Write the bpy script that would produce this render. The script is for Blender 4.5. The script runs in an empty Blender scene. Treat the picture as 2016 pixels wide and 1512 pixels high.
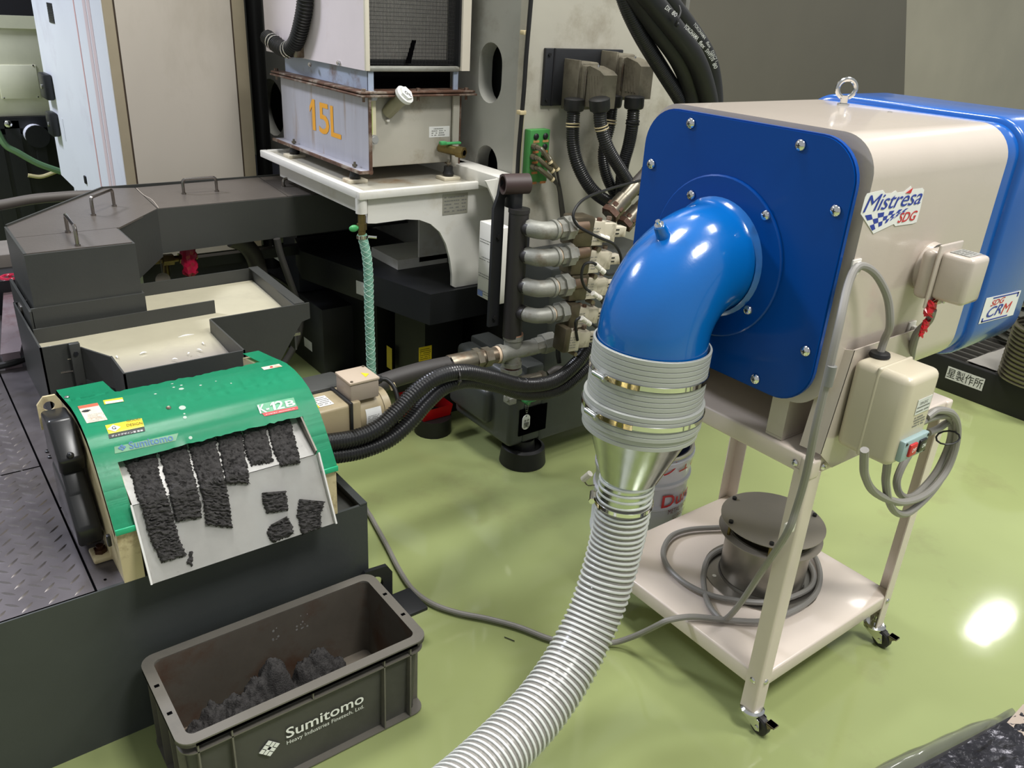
import bpy, bmesh, math, random
import numpy as np
from mathutils import Vector, Matrix, Euler
random.seed(7)
S = bpy.context.scene
COL = S.collection
PI = math.pi

# ------------------------------------------------------------------ camera
F = 1625.0; HC = 1.6; YAW = math.radians(38.4)
def _basis():
    d = Vector((795-1008, -(4270-756), -F)).normalized()
    up = -d
    fw = Vector((0, 0, -1)); y = (fw-up*fw.dot(up)).normalized(); x = y.cross(up)
    c, s = math.cos(YAW), math.sin(YAW)
    return Matrix(((c, s, 0), (-s, c, 0), (0, 0, 1))) @ Matrix((x, y, up))
CM = _basis(); CP = Vector((0, 0, HC))
cam = bpy.data.objects.new('camera', bpy.data.cameras.new('camera')); COL.objects.link(cam)
cam.matrix_world = Matrix.Translation(CP) @ CM.to_4x4()
cam.data.sensor_width = 36; cam.data.lens = F/2016*36; cam.data.clip_start = .05; cam.data.clip_end = 60
S.camera = cam

# ------------------------------------------------------------------ light
W = bpy.data.worlds.new('hall_air'); S.world = W; W.use_nodes = True
W.node_tree.nodes['Background'].inputs[0].default_value = (.93, .97, 1, 1)
W.node_tree.nodes['Background'].inputs[1].default_value = .42
def lamp(name, loc, power, sx, sy, color=(1, .985, .955), rot=(0, 0, 0)):
    l = bpy.data.lights.new(name, 'AREA'); l.shape = 'RECTANGLE'; l.size = sx; l.size_y = sy
    l.energy = power; l.color = color
    o = bpy.data.objects.new(name, l); COL.objects.link(o); o.location = loc; o.rotation_euler = rot
    return o
lamp('hall_lamp', (9.8, 2.62, 5.0), 38, .8, .25)
lamp('hall_lamp', (4.2, -.9, 4.6), 95, .9, .9)
lamp('hall_lamp', (1.45, -.9, 4.6), 150, .9, .9)
lamp('hall_lamp', (1.15, 2.3, 4.6), 95, .9, .9, (1, .98, .95))
lamp('hall_lamp', (2.9, .6, 4.6), 60, .9, .9)
lamp('hall_lamp', (3.2, 3.4, 4.6), 55, .9, .9)
lamp('hall_lamp', (-1.4, 5.4, 4.2), 270, .9, .9, (.84, .87, 1))
S.view_settings.view_transform = 'Standard'; S.view_settings.look = 'None'
S.view_settings.gamma = 1; S.view_settings.use_curve_mapping = False
S.view_settings.exposure = 0.0

# ------------------------------------------------------------------ measuring (photo pixel of 2016x1512 -> point on a real plane)
def ray(px, py): return CM @ Vector((px-1008, -(py-756), -F))
def Zp(px, py, z): r = ray(px, py); return CP + r*((z-HC)/r.z)
def Up(px, py, u): r = ray(px, py); return CP + r*(u/r.x)
def Vp(px, py, v): r = ray(px, py); return CP + r*(v/r.y)
def Hp(px, py, p0, n):
    r = ray(px, py); n = Vector(n); return CP + r*((Vector(p0)-CP).dot(n)/r.dot(n))
def Dp(px, py, d): return CP + ray(px, py).normalized()*d

# ------------------------------------------------------------------ materials
def lin(c):
    out = []
    for x in c:
        x /= 255.0
        out.append(x/12.92 if x <= .04045 else ((x+.055)/1.055)**2.4)
    return tuple(out)
MATS = {}
def mat(name, rgb, rough=.5, metal=0, var=.06, vscale=6, bump=0, bscale=60, coat=0, dirt=None, dscale=3, damt=.5, alpha=1, trans=0, spec=.5, rvar=.0, stretch=(1, 1, 1), emit=0):
    if name in MATS: return MATS[name]
    m = bpy.data.materials.new(name); m.use_nodes = True
    N = m.node_tree.nodes; L = m.node_tree.links; b = N['Principled BSDF']
    base = lin(rgb)
    tc = N.new('ShaderNodeTexCoord'); mp = N.new('ShaderNodeMapping'); mp.inputs['Scale'].default_value = stretch
    L.new(tc.outputs['Object'], mp.inputs[0])
    def noise(scale, detail=4, rough_=.55):
        n = N.new('ShaderNodeTexNoise'); n.inputs['Scale'].default_value = scale; n.inputs['Detail'].default_value = detail
        n.inputs['Roughness'].default_value = rough_; L.new(mp.outputs[0], n.inputs['Vector']); return n
    n1 = noise(vscale)
    rp = N.new('ShaderNodeValToRGB'); e = rp.color_ramp.elements
    e[0].position = .32; e[1].position = .68
    e[0].color = (*[max(0, x*(1-var)) for x in base], 1); e[1].color = (*[min(1, x*(1+var)) for x in base], 1)
    L.new(n1.outputs['Fac'], rp.inputs[0]); col = rp.outputs[0]
    if dirt is not None:
        n2 = noise(dscale, 7, .65); r2 = N.new('ShaderNodeValToRGB'); r2.color_ramp.elements[0].position = .62-.3*damt; r2.color_ramp.elements[1].position = .80-.2*damt
        r2.color_ramp.elements[0].color = (0, 0, 0, 1); r2.color_ramp.elements[1].color = (1, 1, 1, 1)
        L.new(n2.outputs['Fac'], r2.inputs[0])
        mx = N.new('ShaderNodeMix'); mx.data_type = 'RGBA'; L.new(r2.outputs[0], mx.inputs[0]); L.new(col, mx.inputs[6])
        mx.inputs[7].default_value = (*lin(dirt), 1); col = mx.outputs[2]
    L.new(col, b.inputs['Base Color'])
    b.inputs['Roughness'].default_value = rough; b.inputs['Metallic'].default_value = metal
    if rvar:
        n4 = noise(vscale*1.7); mr = N.new('ShaderNodeMapRange'); mr.inputs['From Min'].default_value = .3; mr.inputs['From Max'].default_value = .7
        mr.inputs['To Min'].default_value = max(.02, rough-rvar); mr.inputs['To Max'].default_value = min(1, rough+rvar)
        L.new(n4.outputs['Fac'], mr.inputs['Value']); L.new(mr.outputs[0], b.inputs['Roughness'])
    b.inputs['Coat Weight'].default_value = coat; b.inputs['Coat Roughness'].default_value = .08
    b.inputs['Specular IOR Level'].default_value = spec
    if alpha < 1: b.inputs['Alpha'].default_value = alpha
    if trans: b.inputs['Transmission Weight'].default_value = trans
    if bump:
        n3 = noise(bscale, 5); bp = N.new('ShaderNodeBump'); bp.inputs['Strength'].default_value = bump; bp.inputs['Distance'].default_value = .004
        L.new(n3.outputs['Fac'], bp.inputs['Height']); L.new(bp.outputs[0], b.inputs['Normal'])
    MATS[name] = m; return m

floorm = mat('green_epoxy', (151, 161, 107), .075, var=.05, vscale=1.3, coat=0, dirt=(140, 144, 98), dscale=2.2, damt=.2, bump=.05, bscale=9, rvar=.02, spec=.5)
dark = mat('dark_machine_paint', (62, 63, 60), .42, var=.07, vscale=5, bump=.10, bscale=90, spec=.4)
dark2 = mat('black_green_paint', (62, 65, 64), .40, var=.08, vscale=4, bump=.12, bscale=60, spec=.4)
dark3 = mat('deep_black_paint', (33, 34, 36), .40, var=.06, bump=.08, spec=.4)
black = mat('black_rubber', (28, 28, 28), .45, var=.08, spec=.4)
blackg = mat('black_gloss_plastic', (30, 30, 31), .28, var=.05, spec=.5)
blackhole = mat('recess_black', (6, 6, 7), .9, spec=0)  # glossless black: painted shade in recesses and voids, also plain black parts
lidm = mat('trough_lid_paint', (96, 90, 84), .38, var=.05, vscale=4, bump=.10, bscale=110, metal=.25, dirt=(80, 74, 68), dscale=5, damt=.2)
cream = mat('dirty_cream_paint', (205, 190, 150), .5, var=.08, dirt=(110, 82, 48), dscale=14, damt=.38, bump=.15)
beige = mat('old_beige_panel', (192, 184, 172), .45, var=.04, vscale=1.6, dirt=(176, 168, 154), dscale=2.5, damt=.3, bump=.05, stretch=(1, 1, .4))
beige_edge = mat('tan_frame_edge', (158, 147, 124), .5, var=.06)
white = mat('white_machine_paint', (222, 220, 212), .38, var=.03, bump=.04, dirt=(196, 188, 168), dscale=4, damt=.2)
offwhite = mat('warm_white_paint', (228, 220, 203), .38, var=.03)
colgrey = mat('column_paint_shaded', (160, 160, 152), .42, var=.06, vscale=3, dirt=(128, 124, 112), dscale=4, damt=.32, bump=.25, bscale=10)  # one column paint, darker tone for the shaded side face
collight = mat('column_paint_lit', (178, 174, 160), .42, var=.06, vscale=3, dirt=(140, 132, 114), dscale=4, damt=.32, bump=.25, bscale=10)  # same column paint, lightened for the better lit front face
tankgrey = mat('oil_tank_grey', (176, 172, 160), .42, var=.05, dirt=(134, 122, 98), dscale=6, damt=.25, bump=.1, bscale=30)
rust = mat('rusty_steel', (92, 66, 52), .6, metal=.3, var=.3, vscale=26, dirt=(168, 160, 146), dscale=16, damt=.42, bump=.4, bscale=80)
stmetal = mat('stainless', (190, 188, 184), .26, metal=1, var=.05, rvar=.08)
chrome = mat('zinc_plated_steel', (214, 214, 210), .16, metal=1, var=.04)
bright = mat('chrome_bolt', (225, 225, 225), .1, metal=1, var=.02)
galv = mat('galvanized_cast', (140, 140, 132), .48, metal=.25, var=.1, vscale=20, dirt=(112, 100, 84), dscale=18, damt=.3, bump=.3, bscale=60)
hexm = mat('dull_hex_steel', (128, 122, 108), .38, metal=.8, var=.15, vscale=20, dirt=(108, 80, 58), dscale=14, damt=.4)
tin = mat('spangled_galvanized_sheet', (196, 202, 192), .22, metal=1, var=.04, vscale=30, rvar=.05)
brass = mat('old_brass', (128, 112, 70), .38, metal=.8, var=.15, vscale=30)
blue = mat('blue_enamel', (2, 97, 176), .20, var=.03, coat=.6, bump=.05, bscale=120, spec=.5)
bluecap = mat('blue_enamel_cover', (8, 82, 162), .22, var=.03, coat=.5, spec=.5)
blueplate = mat('blue_enamel_shaded', (0, 66, 144), .25, var=.03, coat=.1, spec=.22)  # blue enamel darkened and dulled for the dim side the plate faces
ivory = mat('ivory_enamel', (191, 180, 168), .22, var=.02, coat=.5, bump=.05, bscale=150)
cartm = mat('ivory_cart_enamel', (216, 203, 190), .30, var=.02, coat=.2, bump=.04, bscale=150)
boxm = mat('cream_plastic', (198, 189, 166), .30, var=.02)
greyp = mat('grey_pvc_cable', (134, 131, 125), .42, var=.05)
hosew = mat('pale_grey_hose_rib', (208, 210, 205), .30, var=.02)
hoseg = mat('grey_hose_wall', (150, 146, 140), .26, var=.04, alpha=.86)
hosecol = mat('grey_duct_collar', (172, 174, 168), .40, var=.03)
green = mat('green_cover_paint', (38, 172, 124), .30, var=.05, vscale=4, dirt=(32, 160, 112), dscale=6, damt=.2, bump=.05)
greenp = mat('green_plastic', (52, 128, 72), .4, var=.05)
greenv = mat('green_valve_handle', (70, 160, 95), .35)
tealhose = mat('clear_green_hose', (128, 178, 158), .25, var=.05, alpha=.93)
steelchute = mat('brushed_chute_steel', (212, 210, 205), .36, metal=.08, var=.06, vscale=14, dirt=(214, 214, 210), dscale=7, damt=.4, rvar=.1)
sludgem = mat('grey_grinding_sludge', (62, 60, 59), .88, var=.25, vscale=90, bump=1.0, bscale=260, spec=.25)
cratem = mat('grey_crate_plastic', (104, 100, 92), .45, var=.06, vscale=8, dirt=(88, 86, 80), dscale=6, damt=.3, bump=.08)
cratein = mat('stained_crate_inside', (124, 116, 104), .55, var=.12, vscale=6, dirt=(112, 80, 60), dscale=7, damt=.45, bump=.1)
plate = mat('tread_plate_steel', (96, 91, 93), .36, metal=.5, var=.10, vscale=7, dirt=(82, 76, 70), dscale=7, damt=.3, rvar=.08)
milk = mat('milky_coolant', (188, 182, 158), .12, var=.06, vscale=5, spec=.6, dirt=(174, 168, 148), dscale=3, damt=.3)
red = mat('red_print', (196, 40, 44), .4); redp = mat('red_plastic', (200, 24, 30), .35, var=.05)
redfilm = mat('crumpled_red_film', (176, 30, 62), .2, var=.2, vscale=40, alpha=.9)
yellow = mat('yellow_label', (226, 200, 40), .4, var=.05); wlab = mat('white_label', (226, 226, 222), .4, var=.02)
whitep = mat('white_print', (240, 240, 236), .4, var=.01); bluep = mat('navy_print', (34, 56, 150), .4, var=.01)
blackp = mat('black_print', (24, 24, 26), .5, var=.01); greyprint = mat('grey_print', (120, 120, 116), .5, var=.01)
orange = mat('orange_paint', (238, 168, 48), .4, var=.04)
taupe = mat('taupe_motor_paint', (162, 148, 118), .38, var=.04, dirt=(146, 132, 102), dscale=9, damt=.3)
taupe2 = mat('taupe_plastic_box', (158, 145, 132), .4, var=.03)
connm = mat('grimy_connector_alloy', (118, 112, 96), .5, metal=.3, var=.12, vscale=18, dirt=(84, 78, 64), dscale=14, damt=.45, bump=.2)
valvem = mat('dirty_white_valve', (196, 188, 168), .45, var=.08, dirt=(110, 98, 80), dscale=16, damt=.3)
tie = mat('white_nylon', (226, 222, 212), .4); tiebr = mat('ivory_tie', (206, 190, 150), .4)
lavend = mat('pale_pail_paint', (205, 206, 218), .3, var=.03, coat=.3)
darkwall = mat('enclosure_dark_grey', (98, 94, 84), .5, var=.05, vscale=1.5, bump=.04, bscale=60)
lightwall = mat('enclosure_stone_grey', (166, 160, 144), .5, var=.05, vscale=2.5, bump=.05)
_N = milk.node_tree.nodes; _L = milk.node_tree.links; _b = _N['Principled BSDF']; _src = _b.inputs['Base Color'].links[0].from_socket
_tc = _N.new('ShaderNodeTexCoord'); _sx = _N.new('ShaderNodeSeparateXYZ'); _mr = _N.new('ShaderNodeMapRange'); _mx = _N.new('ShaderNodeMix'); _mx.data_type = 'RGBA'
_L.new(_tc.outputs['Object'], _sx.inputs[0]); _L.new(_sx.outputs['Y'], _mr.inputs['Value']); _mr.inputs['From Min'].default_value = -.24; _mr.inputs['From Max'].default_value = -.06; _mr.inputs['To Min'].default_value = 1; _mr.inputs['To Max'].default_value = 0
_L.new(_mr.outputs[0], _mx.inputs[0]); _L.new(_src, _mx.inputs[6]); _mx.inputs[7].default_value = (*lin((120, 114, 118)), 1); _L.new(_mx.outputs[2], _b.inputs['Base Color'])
paper = mat('wrinkled_white_film', (208, 204, 196), .4, var=.05, vscale=12, bump=.5, bscale=18)
bluewhite = mat('cabinet_side_white', (214, 218, 226), .4, var=.03, vscale=2, dirt=(196, 196, 206), dscale=3, damt=.2)
stain = mat('rust_stain_paint', (200, 184, 186), .5, var=.08, vscale=8, stretch=(30, 30, 1))
foil = mat('smoky_plastic_film', (96, 94, 96), .14, var=.2, vscale=9, alpha=.62, spec=.8)
foild = mat('dark_bag_metal', (58, 57, 62), .2, metal=.6, var=.5, vscale=22, bump=1.0, bscale=26)
meshw = mat('grille_wire', (52, 52, 52), .5, metal=.3); filt = mat('filter_grey', (165, 162, 154), .8, var=.1, vscale=60)

# ------------------------------------------------------------------ geometry builder
def catmull(pts, n=8, closed=False):
    P = [Vector(p) for p in pts]; out = []; m = len(P)
    rng = range(m if closed else m-1)
    for i in rng:
        p1, p2 = P[i], P[(i+1) % m]
        p0 = P[(i-1) % m] if (closed or i > 0) else p1*2-p2
        p3 = P[(i+2) % m] if (closed or i+2 < m) else p2*2-p1
        for k in range(n):
            t = k/n
            out.append(.5*((2*p1)+(p2-p0)*t+(2*p0-5*p1+4*p2-p3)*t*t+(3*p1-p0-3*p2+p3)*t**3))
    if not closed: out.append(P[-1])
    return out
def resample(P, step):
    d = [0]
    for a, b in zip(P, P[1:]): d.append(d[-1]+(b-a).length)
    n = max(2, int(d[-1]/step)); out = []; j = 0
    for i in range(n+1):
        s = d[-1]*i/n
        while j < len(d)-2 and d[j+1] < s: j += 1
        t = (s-d[j])/max(1e-9, d[j+1]-d[j]); out.append(P[j].lerp(P[j+1], min(1, max(0, t))))
    return out
class G:
    def __init__(s): s.bm = bmesh.new()
    def add(s, vs, fs):
        V = [s.bm.verts.new(v) for v in vs]; s.bm.verts.index_update()
        for f in fs:
            try: s.bm.faces.new([V[i] for i in f])
            except ValueError: pass
        return V
    def box(s, x0, x1, y0, y1, z0, z1, bev=0, seg=2, M=None):
        t = bmesh.new(); bmesh.ops.create_cube(t, size=1)
        for v in t.verts: v.co = Vector((x0+(x1-x0)*(v.co.x+.5), y0+(y1-y0)*(v.co.y+.5), z0+(z1-z0)*(v.co.z+.5)))
        if bev: bmesh.ops.bevel(t, geom=t.edges[:], offset=bev, segments=seg, affect='EDGES', profile=.5, clamp_overlap=True)
        if M: bmesh.ops.transform(t, matrix=M, verts=t.verts)
        s.merge(t); return s
    def merge(s, t):
        me = bpy.data.meshes.new('t'); t.to_mesh(me); t.free(); s.bm.from_mesh(me); bpy.data.meshes.remove(me)
    def frame(s, d):
        d = Vector(d).normalized(); a = Vector((0, 0, 1)) if abs(d.z) < .9 else Vector((1, 0, 0))
        x = a.cross(d).normalized(); return x, d.cross(x), d
    def cyl(s, p0, p1, r0, r1=None, n=20, rot=0):
        return s.lathe(p0, Vector(p1)-Vector(p0), [(0, 0), (r0, 0), (r0 if r1 is None else r1, (Vector(p1)-Vector(p0)).length), (0, (Vector(p1)-Vector(p0)).length)], n, rot)
    def lathe(s, p0, d, prof, n=24, rot=0, ref=None):
        x, y, z = s.frame(d); p0 = Vector(p0)
        if ref is not None: x = Vector(ref).normalized(); y = z.cross(x)
        rings = []
        for r, h in prof:
            if r < 1e-6: rings.append([s.bm.verts.new(p0+z*h)])
            else: rings.append([s.bm.verts.new(p0+z*h+x*(r*math.cos(rot+2*PI*k/n))+y*(r*math.sin(rot+2*PI*k/n))) for k in range(n)])
        for a, b in zip(rings, rings[1:]):
            for k in range(n):
                k2 = (k+1) % n
                if len(a) == 1 and len(b) == 1: continue
                if len(a) == 1: f = (a[0], b[k], b[k2])
                elif len(b) == 1: f = (a[k], b[0], a[k2])
                else: f = (a[k], b[k], b[k2], a[k2])
                s.bm.faces.new(f)
        return s
    def tube(s, pts, r, n=12, closed=False, caps=True, sub=0, step=None, flat=1):
        P = [Vector(p) for p in pts]
        if sub: P = catmull(P, sub, closed)
        if step: P = resample(P, step)
        m = len(P); rings = []
        t0 = (P[1]-P[0]).normalized(); x, y, _ = s.frame(t0)
        for i, p in enumerate(P):
            if closed: t = P[(i+1) % m]-P[i-1]
            else: t = P[min(i+1, m-1)]-P[max(i-1, 0)]
            if t.length < 1e-9: t = t0
            t = t.normalized(); x = (x-t*x.dot(t))
            x = x.normalized() if x.length > 1e-6 else s.frame(t)[0]; y = t.cross(x)
            rr = r(i/(m-1)) if callable(r) else r
            rings.append([s.bm.verts.new(p+x*(rr*math.cos(2*PI*k/n))+y*(rr*flat*math.sin(2*PI*k/n))) for k in range(n)])
        for i in range(m if closed else m-1):
            a, b = rings[i], rings[(i+1) % m]
            for k in range(n): s.bm.faces.new((a[k], a[(k+1) % n], b[(k+1) % n], b[k]))
        if caps and not closed: s.bm.faces.new(rings[0][::-1]); s.bm.faces.new(rings[-1])
        return s
    def prism(s, poly, vec):
        vec = Vector(vec); n = len(poly); A = [s.bm.verts.new(Vector(p)) for p in poly]; B = [s.bm.verts.new(Vector(p)+vec) for p in poly]
        s.bm.faces.new(A); s.bm.faces.new(B[::-1])
        for i in range(n): s.bm.faces.new((A[i], B[i], B[(i+1) % n], A[(i+1) % n]))
        return s
    def holed(s, outer, holes, o, ex, ey, thick):
        "flat plate in 2D loops, extruded along ex x ey by thick"
        o = Vector(o); ex = Vector(ex); ey = Vector(ey); nn = ex.cross(ey)*thick
        t = bmesh.new(); loops = []
        for off in (Vector((0, 0, 0)), nn):
            ed = []; ls = []
            for lp in [outer]+holes:
                vs = [t.verts.new(o+ex*a+ey*b+off) for a, b in lp]; ls.append(vs)
                for i in range(len(vs)): ed.append(t.edges.new((vs[i], vs[(i+1) % len(vs)])))
            bmesh.ops.triangle_fill(t, edges=ed, use_beauty=True, use_dissolve=True, normal=nn.normalized()); loops.append(ls)
        for la, lb in zip(*loops):
            for i in range(len(la)):
                j = (i+1) % len(la); t.faces.new((la[i], la[j], lb[j], lb[i]))
        s.merge(t); return s
    def sheet(s, grid, thick, keep=None, closed=False):
        t = bmesh.new(); V = [[t.verts.new(Vector(p)) for p in row] for row in grid]
        for i in range(len(V)-1):
            for j in range(len(V[0])-1):
                if keep is None or keep(i, j): t.faces.new((V[i][j], V[i][j+1], V[i+1][j+1], V[i+1][j]))
        for v in [v for v in t.verts if not v.link_faces]: t.verts.remove(v)
        if thick: bmesh.ops.solidify(t, geom=t.faces[:], thickness=thick)
        s.merge(t); return s
    def sphere(s, c, r, sx=1, sy=1, sz=1, n=16):
        t = bmesh.new(); bmesh.ops.create_uvsphere(t, u_segments=n, v_segments=n//2+2, radius=r)
        for v in t.verts: v.co = Vector((v.co.x*sx, v.co.y*sy, v.co.z*sz))+Vector(c)
        s.merge(t); return s
    def move(s, M): bmesh.ops.transform(s.bm, matrix=M, verts=s.bm.verts); return s
def build(g, name, m, parent=None, ang=32, label=None, flat=False):
    bm = g.bm
    bmesh.ops.recalc_face_normals(bm, faces=bm.faces[:])
    ca = math.radians(ang)
    for f in bm.faces: f.smooth = not flat
    for e in bm.edges:
        if len(e.link_faces) != 2 or e.calc_face_angle(0) > ca: e.smooth = False
    me = bpy.data.meshes.new(name)
    if parent is not None:
        bmesh.ops.transform(bm, matrix=WM[parent.name].inverted(), verts=bm.verts)
    bm.to_mesh(me); bm.free(); me.materials.append(m)
    o = bpy.data.objects.new(name, me); COL.objects.link(o)
    if parent is not None: o.parent = parent; WM[o.name] = WM[parent.name].copy()
    else: WM[o.name] = Matrix.Identity(4)
    if label: o['label'] = label
    return o
WM = {}
def thing(name, label, cat, loc=(0, 0, 0), rz=0, group=None):
    o = bpy.data.objects.new(name, None); COL.objects.link(o); o.empty_display_size = .05
    o.location = loc; o.rotation_euler = (0, 0, rz); o['label'] = label; o['category'] = cat
    if group: o['group'] = group
    WM[o.name] = Matrix.Translation(Vector(loc)) @ Matrix.Rotation(rz, 4, 'Z'); return o
def solo(g, name, m, label, cat, group=None, kind=None, ang=32, origin=None):
    "a thing that is one mesh, its origin moved to its own place"
    bm = g.bm
    c = Vector(origin) if origin else sum((v.co for v in bm.verts), Vector())/max(1, len(bm.verts))
    if origin is None: c.z = min(v.co.z for v in bm.verts)
    bmesh.ops.translate(bm, vec=-c, verts=bm.verts)
    o = build(g, name, m, None, ang); o.location = c; WM[o.name] = Matrix.Translation(c)
    o['label'] = label; o['category'] = cat
    if group: o['group'] = group
    if kind: o['kind'] = kind
    return o
def struct(g, name, m):
    o = build(g, name, m); o['kind'] = 'structure'; return o
def copy_tree(o, loc=None, label=None, parent=None):
    c = o.copy(); COL.objects.link(c)
    if parent is not None: c.parent = parent
    if loc is not None: c.location = loc
    if label: c['label'] = label
    WM[c.name] = Matrix.Translation(c.location) @ Matrix.Rotation(c.rotation_euler.z, 4, 'Z') if parent is None else WM[parent.name].copy()
    for ch in list(o.children): copy_tree(ch, parent=c)
    return c
def text(s, parent, m, o, ex, ey, w=None, h=None, name='lettering', shear=0, bold=0, thick=.0006, sp=1.0):
    "raised flat lettering whose box starts at o and runs along ex, height along ey"
    cu = bpy.data.curves.new('t', 'FONT'); cu.body = s; cu.size = 1; cu.shear = shear; cu.offset = min(bold, .012); cu.space_character = sp; cu.resolution_u = 3
    ob = bpy.data.objects.new('t', cu); COL.objects.link(ob)
    me = bpy.data.meshes.new_from_object(ob.evaluated_get(bpy.context.evaluated_depsgraph_get()))
    bpy.data.objects.remove(ob); bpy.data.curves.remove(cu)
    xs = [v.co.x for v in me.vertices]; ys = [v.co.y for v in me.vertices]
    if not xs: return None
    x0, x1, y0, y1 = min(xs), max(xs), min(ys), max(ys)
    if h is None: kx = ky = w/(x1-x0)
    elif w is None: kx = ky = h/(y1-y0)
    else: kx = w/(x1-x0); ky = h/(y1-y0)
    ex = Vector(ex).normalized(); ey = Vector(ey).normalized(); n = ex.cross(ey)
    g = G(); g.bm.from_mesh(me); bpy.data.meshes.remove(me)
    for v in g.bm.verts: v.co = Vector(o)+ex*((v.co.x-x0)*kx)+ey*((v.co.y-y0)*ky)+n*thick
    return build(g, name, m, parent, flat=True)
def decal(parent, m, o, ex, ey, w, h, name='label', t=.0008, label=None):
    ex = Vector(ex).normalized(); ey = Vector(ey).normalized(); o = Vector(o); n = ex.cross(ey)*t
    g = G(); g.prism([o, o+ex*w, o+ex*w+ey*h, o+ey*h], n)
    return build(g, name, m, parent, label=label)
def scribble(parent, m, o, ex, ey, w, h, rows, name='small_print', lw=.35, seed=1):
    "fine print too small to read: rows of short dashes"
    rnd = random.Random(seed); ex = Vector(ex).normalized(); ey = Vector(ey).normalized(); o = Vector(o); n = ex.cross(ey)*.0011; g = G()
    rh = h/rows
    for i in range(rows):
        x = 0; y = h-(i+.5)*rh
        while x < w*.94:
            L = min(w-x, w*rnd.uniform(.04, .14))
            if rnd.random() < .85:
                a = o+ex*x+ey*(y-rh*lw*.5)+n; g.add([a, a+ex*L, a+ex*L+ey*rh*lw, a+ey*rh*lw], [(0, 1, 2, 3)])
            x += L+w*.02
    return build(g, name, m, parent, flat=True)
def bolt(parent, m, c, n, r=.008, h=.006, name='bolt', dome=True, slot=None):
    g = G()
    if dome: g.lathe(c, n, [(r, 0), (r, h*.25), (r*.85, h*.65), (r*.5, h*.93), (0, h)], 14)
    else: g.cyl(c, Vector(c)+Vector(n).normalized()*h, r, n=6)
    return build(g, name, m, parent)
def ribbed(g, path, r, pitch, depth, n=14):
    P = resample(path, pitch/4); prof = [0, depth, depth, 0]
    cnt = [0]
    def rr(t): k = int(round(t*(len(P)-1))); return r-(depth if k % 4 in (0, 3) else 0)
    return g.tube(P, rr, n)
X = Vector((1, 0, 0)); Y = Vector((0, 1, 0)); Zv = Vector((0, 0, 1))
def rrect(x0, x1, y0, y1, r, n=6):
    out = []
    for cx, cy, a in ((x1-r, y1-r, 0), (x0+r, y1-r, 90), (x0+r, y0+r, 180), (x1-r, y0+r, 270)):
        for k in range(n+1):
            t = math.radians(a+90*k/n); out.append((cx+r*math.cos(t), cy+r*math.sin(t)))
    return out
def circ(cx, cy, r, n=24): return [(cx+r*math.cos(2*PI*k/n), cy+r*math.sin(2*PI*k/n)) for k in range(n)]
def oval(cx, cy, w, h, n=12):
    r = w/2; out = []
    for k in range(n+1): t = PI*k/n; out.append((cx+r*math.cos(t), cy+h/2-r+r*math.sin(t)))
    for k in range(n+1): t = PI+PI*k/n; out.append((cx+r*math.cos(t), cy-h/2+r+r*math.sin(t)))
    return out

# ================================================================== setting
g = G(); g.box(-6, 12, -5, 14, -.1, 0); struct(g, 'floor', floorm)

# ================================================================== sump tank with tread plates
TZ = .42; TV = 1.609; TR = .828
t = thing('sump_tank', 'black steel sump tank with grey tread plate top under the green separator', 'tank', (.1, 2.6, 0))
g = G(); g.box(-1.3, TR, TV, TV+.008, 0, TZ); build(g, 'front_wall', dark2, t)
g = G(); g.box(TR-.008, TR, TV+.008, 3.5, 0, TZ); build(g, 'side_wall', dark2, t)
g = G(); g.box(-1.3, .189, TV+.004, 3.5, TZ-.01, TZ); build(g, 'tread_plate', plate, t)
g = G(); g.box(.191, TR-.10, TV+.004, 3.5, TZ-.01, TZ-.0005); build(g, 'smooth_plate', plate, t)
g = G(); g.box(-1.3, TR-.01, TV+.01, 3.45, TZ-.05, TZ-.03); build(g, 'inner_deck', dark, t)
g = G(); g.box(TR-.10, TR-.092, TV+.01, 3.4, TZ-.04, TZ+.0); g.box(TR-.02, TR, TV, 3.4, TZ-.001, TZ+.004); build(g, 'rim_strip', dark2, t)
g = G(); g.box(.188, .1925, TV+.004, 3.0, TZ-.002, TZ+.0008); g.box(.191, .25, 1.985, 1.988, TZ-.002, TZ+.0008); g.box(-.2, .189, 2.22, 2.223, TZ-.002, TZ+.0012); build(g, 'plate_seam', blackhole, t)
g = G()
rnd = random.Random(3)
def lozenge(g, x, y, a, L=.0135, w=.0031, h=.0022):
    c, s_ = math.cos(a), math.sin(a); pts = []
    for (p, q, z) in ((-L, 0, 0), (-L*.4, -w, 0), (L*.4, -w, 0), (L, 0, 0), (L*.4, w, 0), (-L*.4, w, 0), (-L*.6, 0, h), (L*.6, 0, h)):
        pts.append((x+p*c-q*s_, y+p*s_+q*c, TZ+z))
    g.add(pts, [(0, 1, 6), (1, 2, 7, 6), (2, 3, 7), (3, 4, 7), (4, 5, 6, 7), (5, 0, 6)])
for i in range(-19, 5):
    for j in range(0, 34):
        x = .089+.0245*i; y = 1.965+.044*(j-8)+(0 if i % 2 == 0 else .022)
        if y < TV+.015 or x > .186: continue
        lozenge(g, x, y, -PI/4 if i % 2 == 0 else PI/4, .0175, .0034, .0024)
o = build(g, 'tread_pattern', mat('tread_ridge_steel', (132, 127, 127), .30, metal=.7, var=.1), t); o['kind'] = 'stuff'
for (px, py) in ((95, 889), (100, 900), (36, 702)):
    p = Zp(px, py, TZ); g = G(); g.lathe(p, Zv, [(0, .001), (.0045, .001), (.0075, .0), (.0075, .004), (.0045, .005), (.0035, .002), (0, .002)], 14); build(g, 'bolt', dark3, t)
for (px, py) in ((207, 1141),):
    p = Zp(px, py, TZ); g = G(); g.cyl(p, p+Zv*.0006, .003); build(g, 'bolt_hole', blackhole, t)
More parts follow.
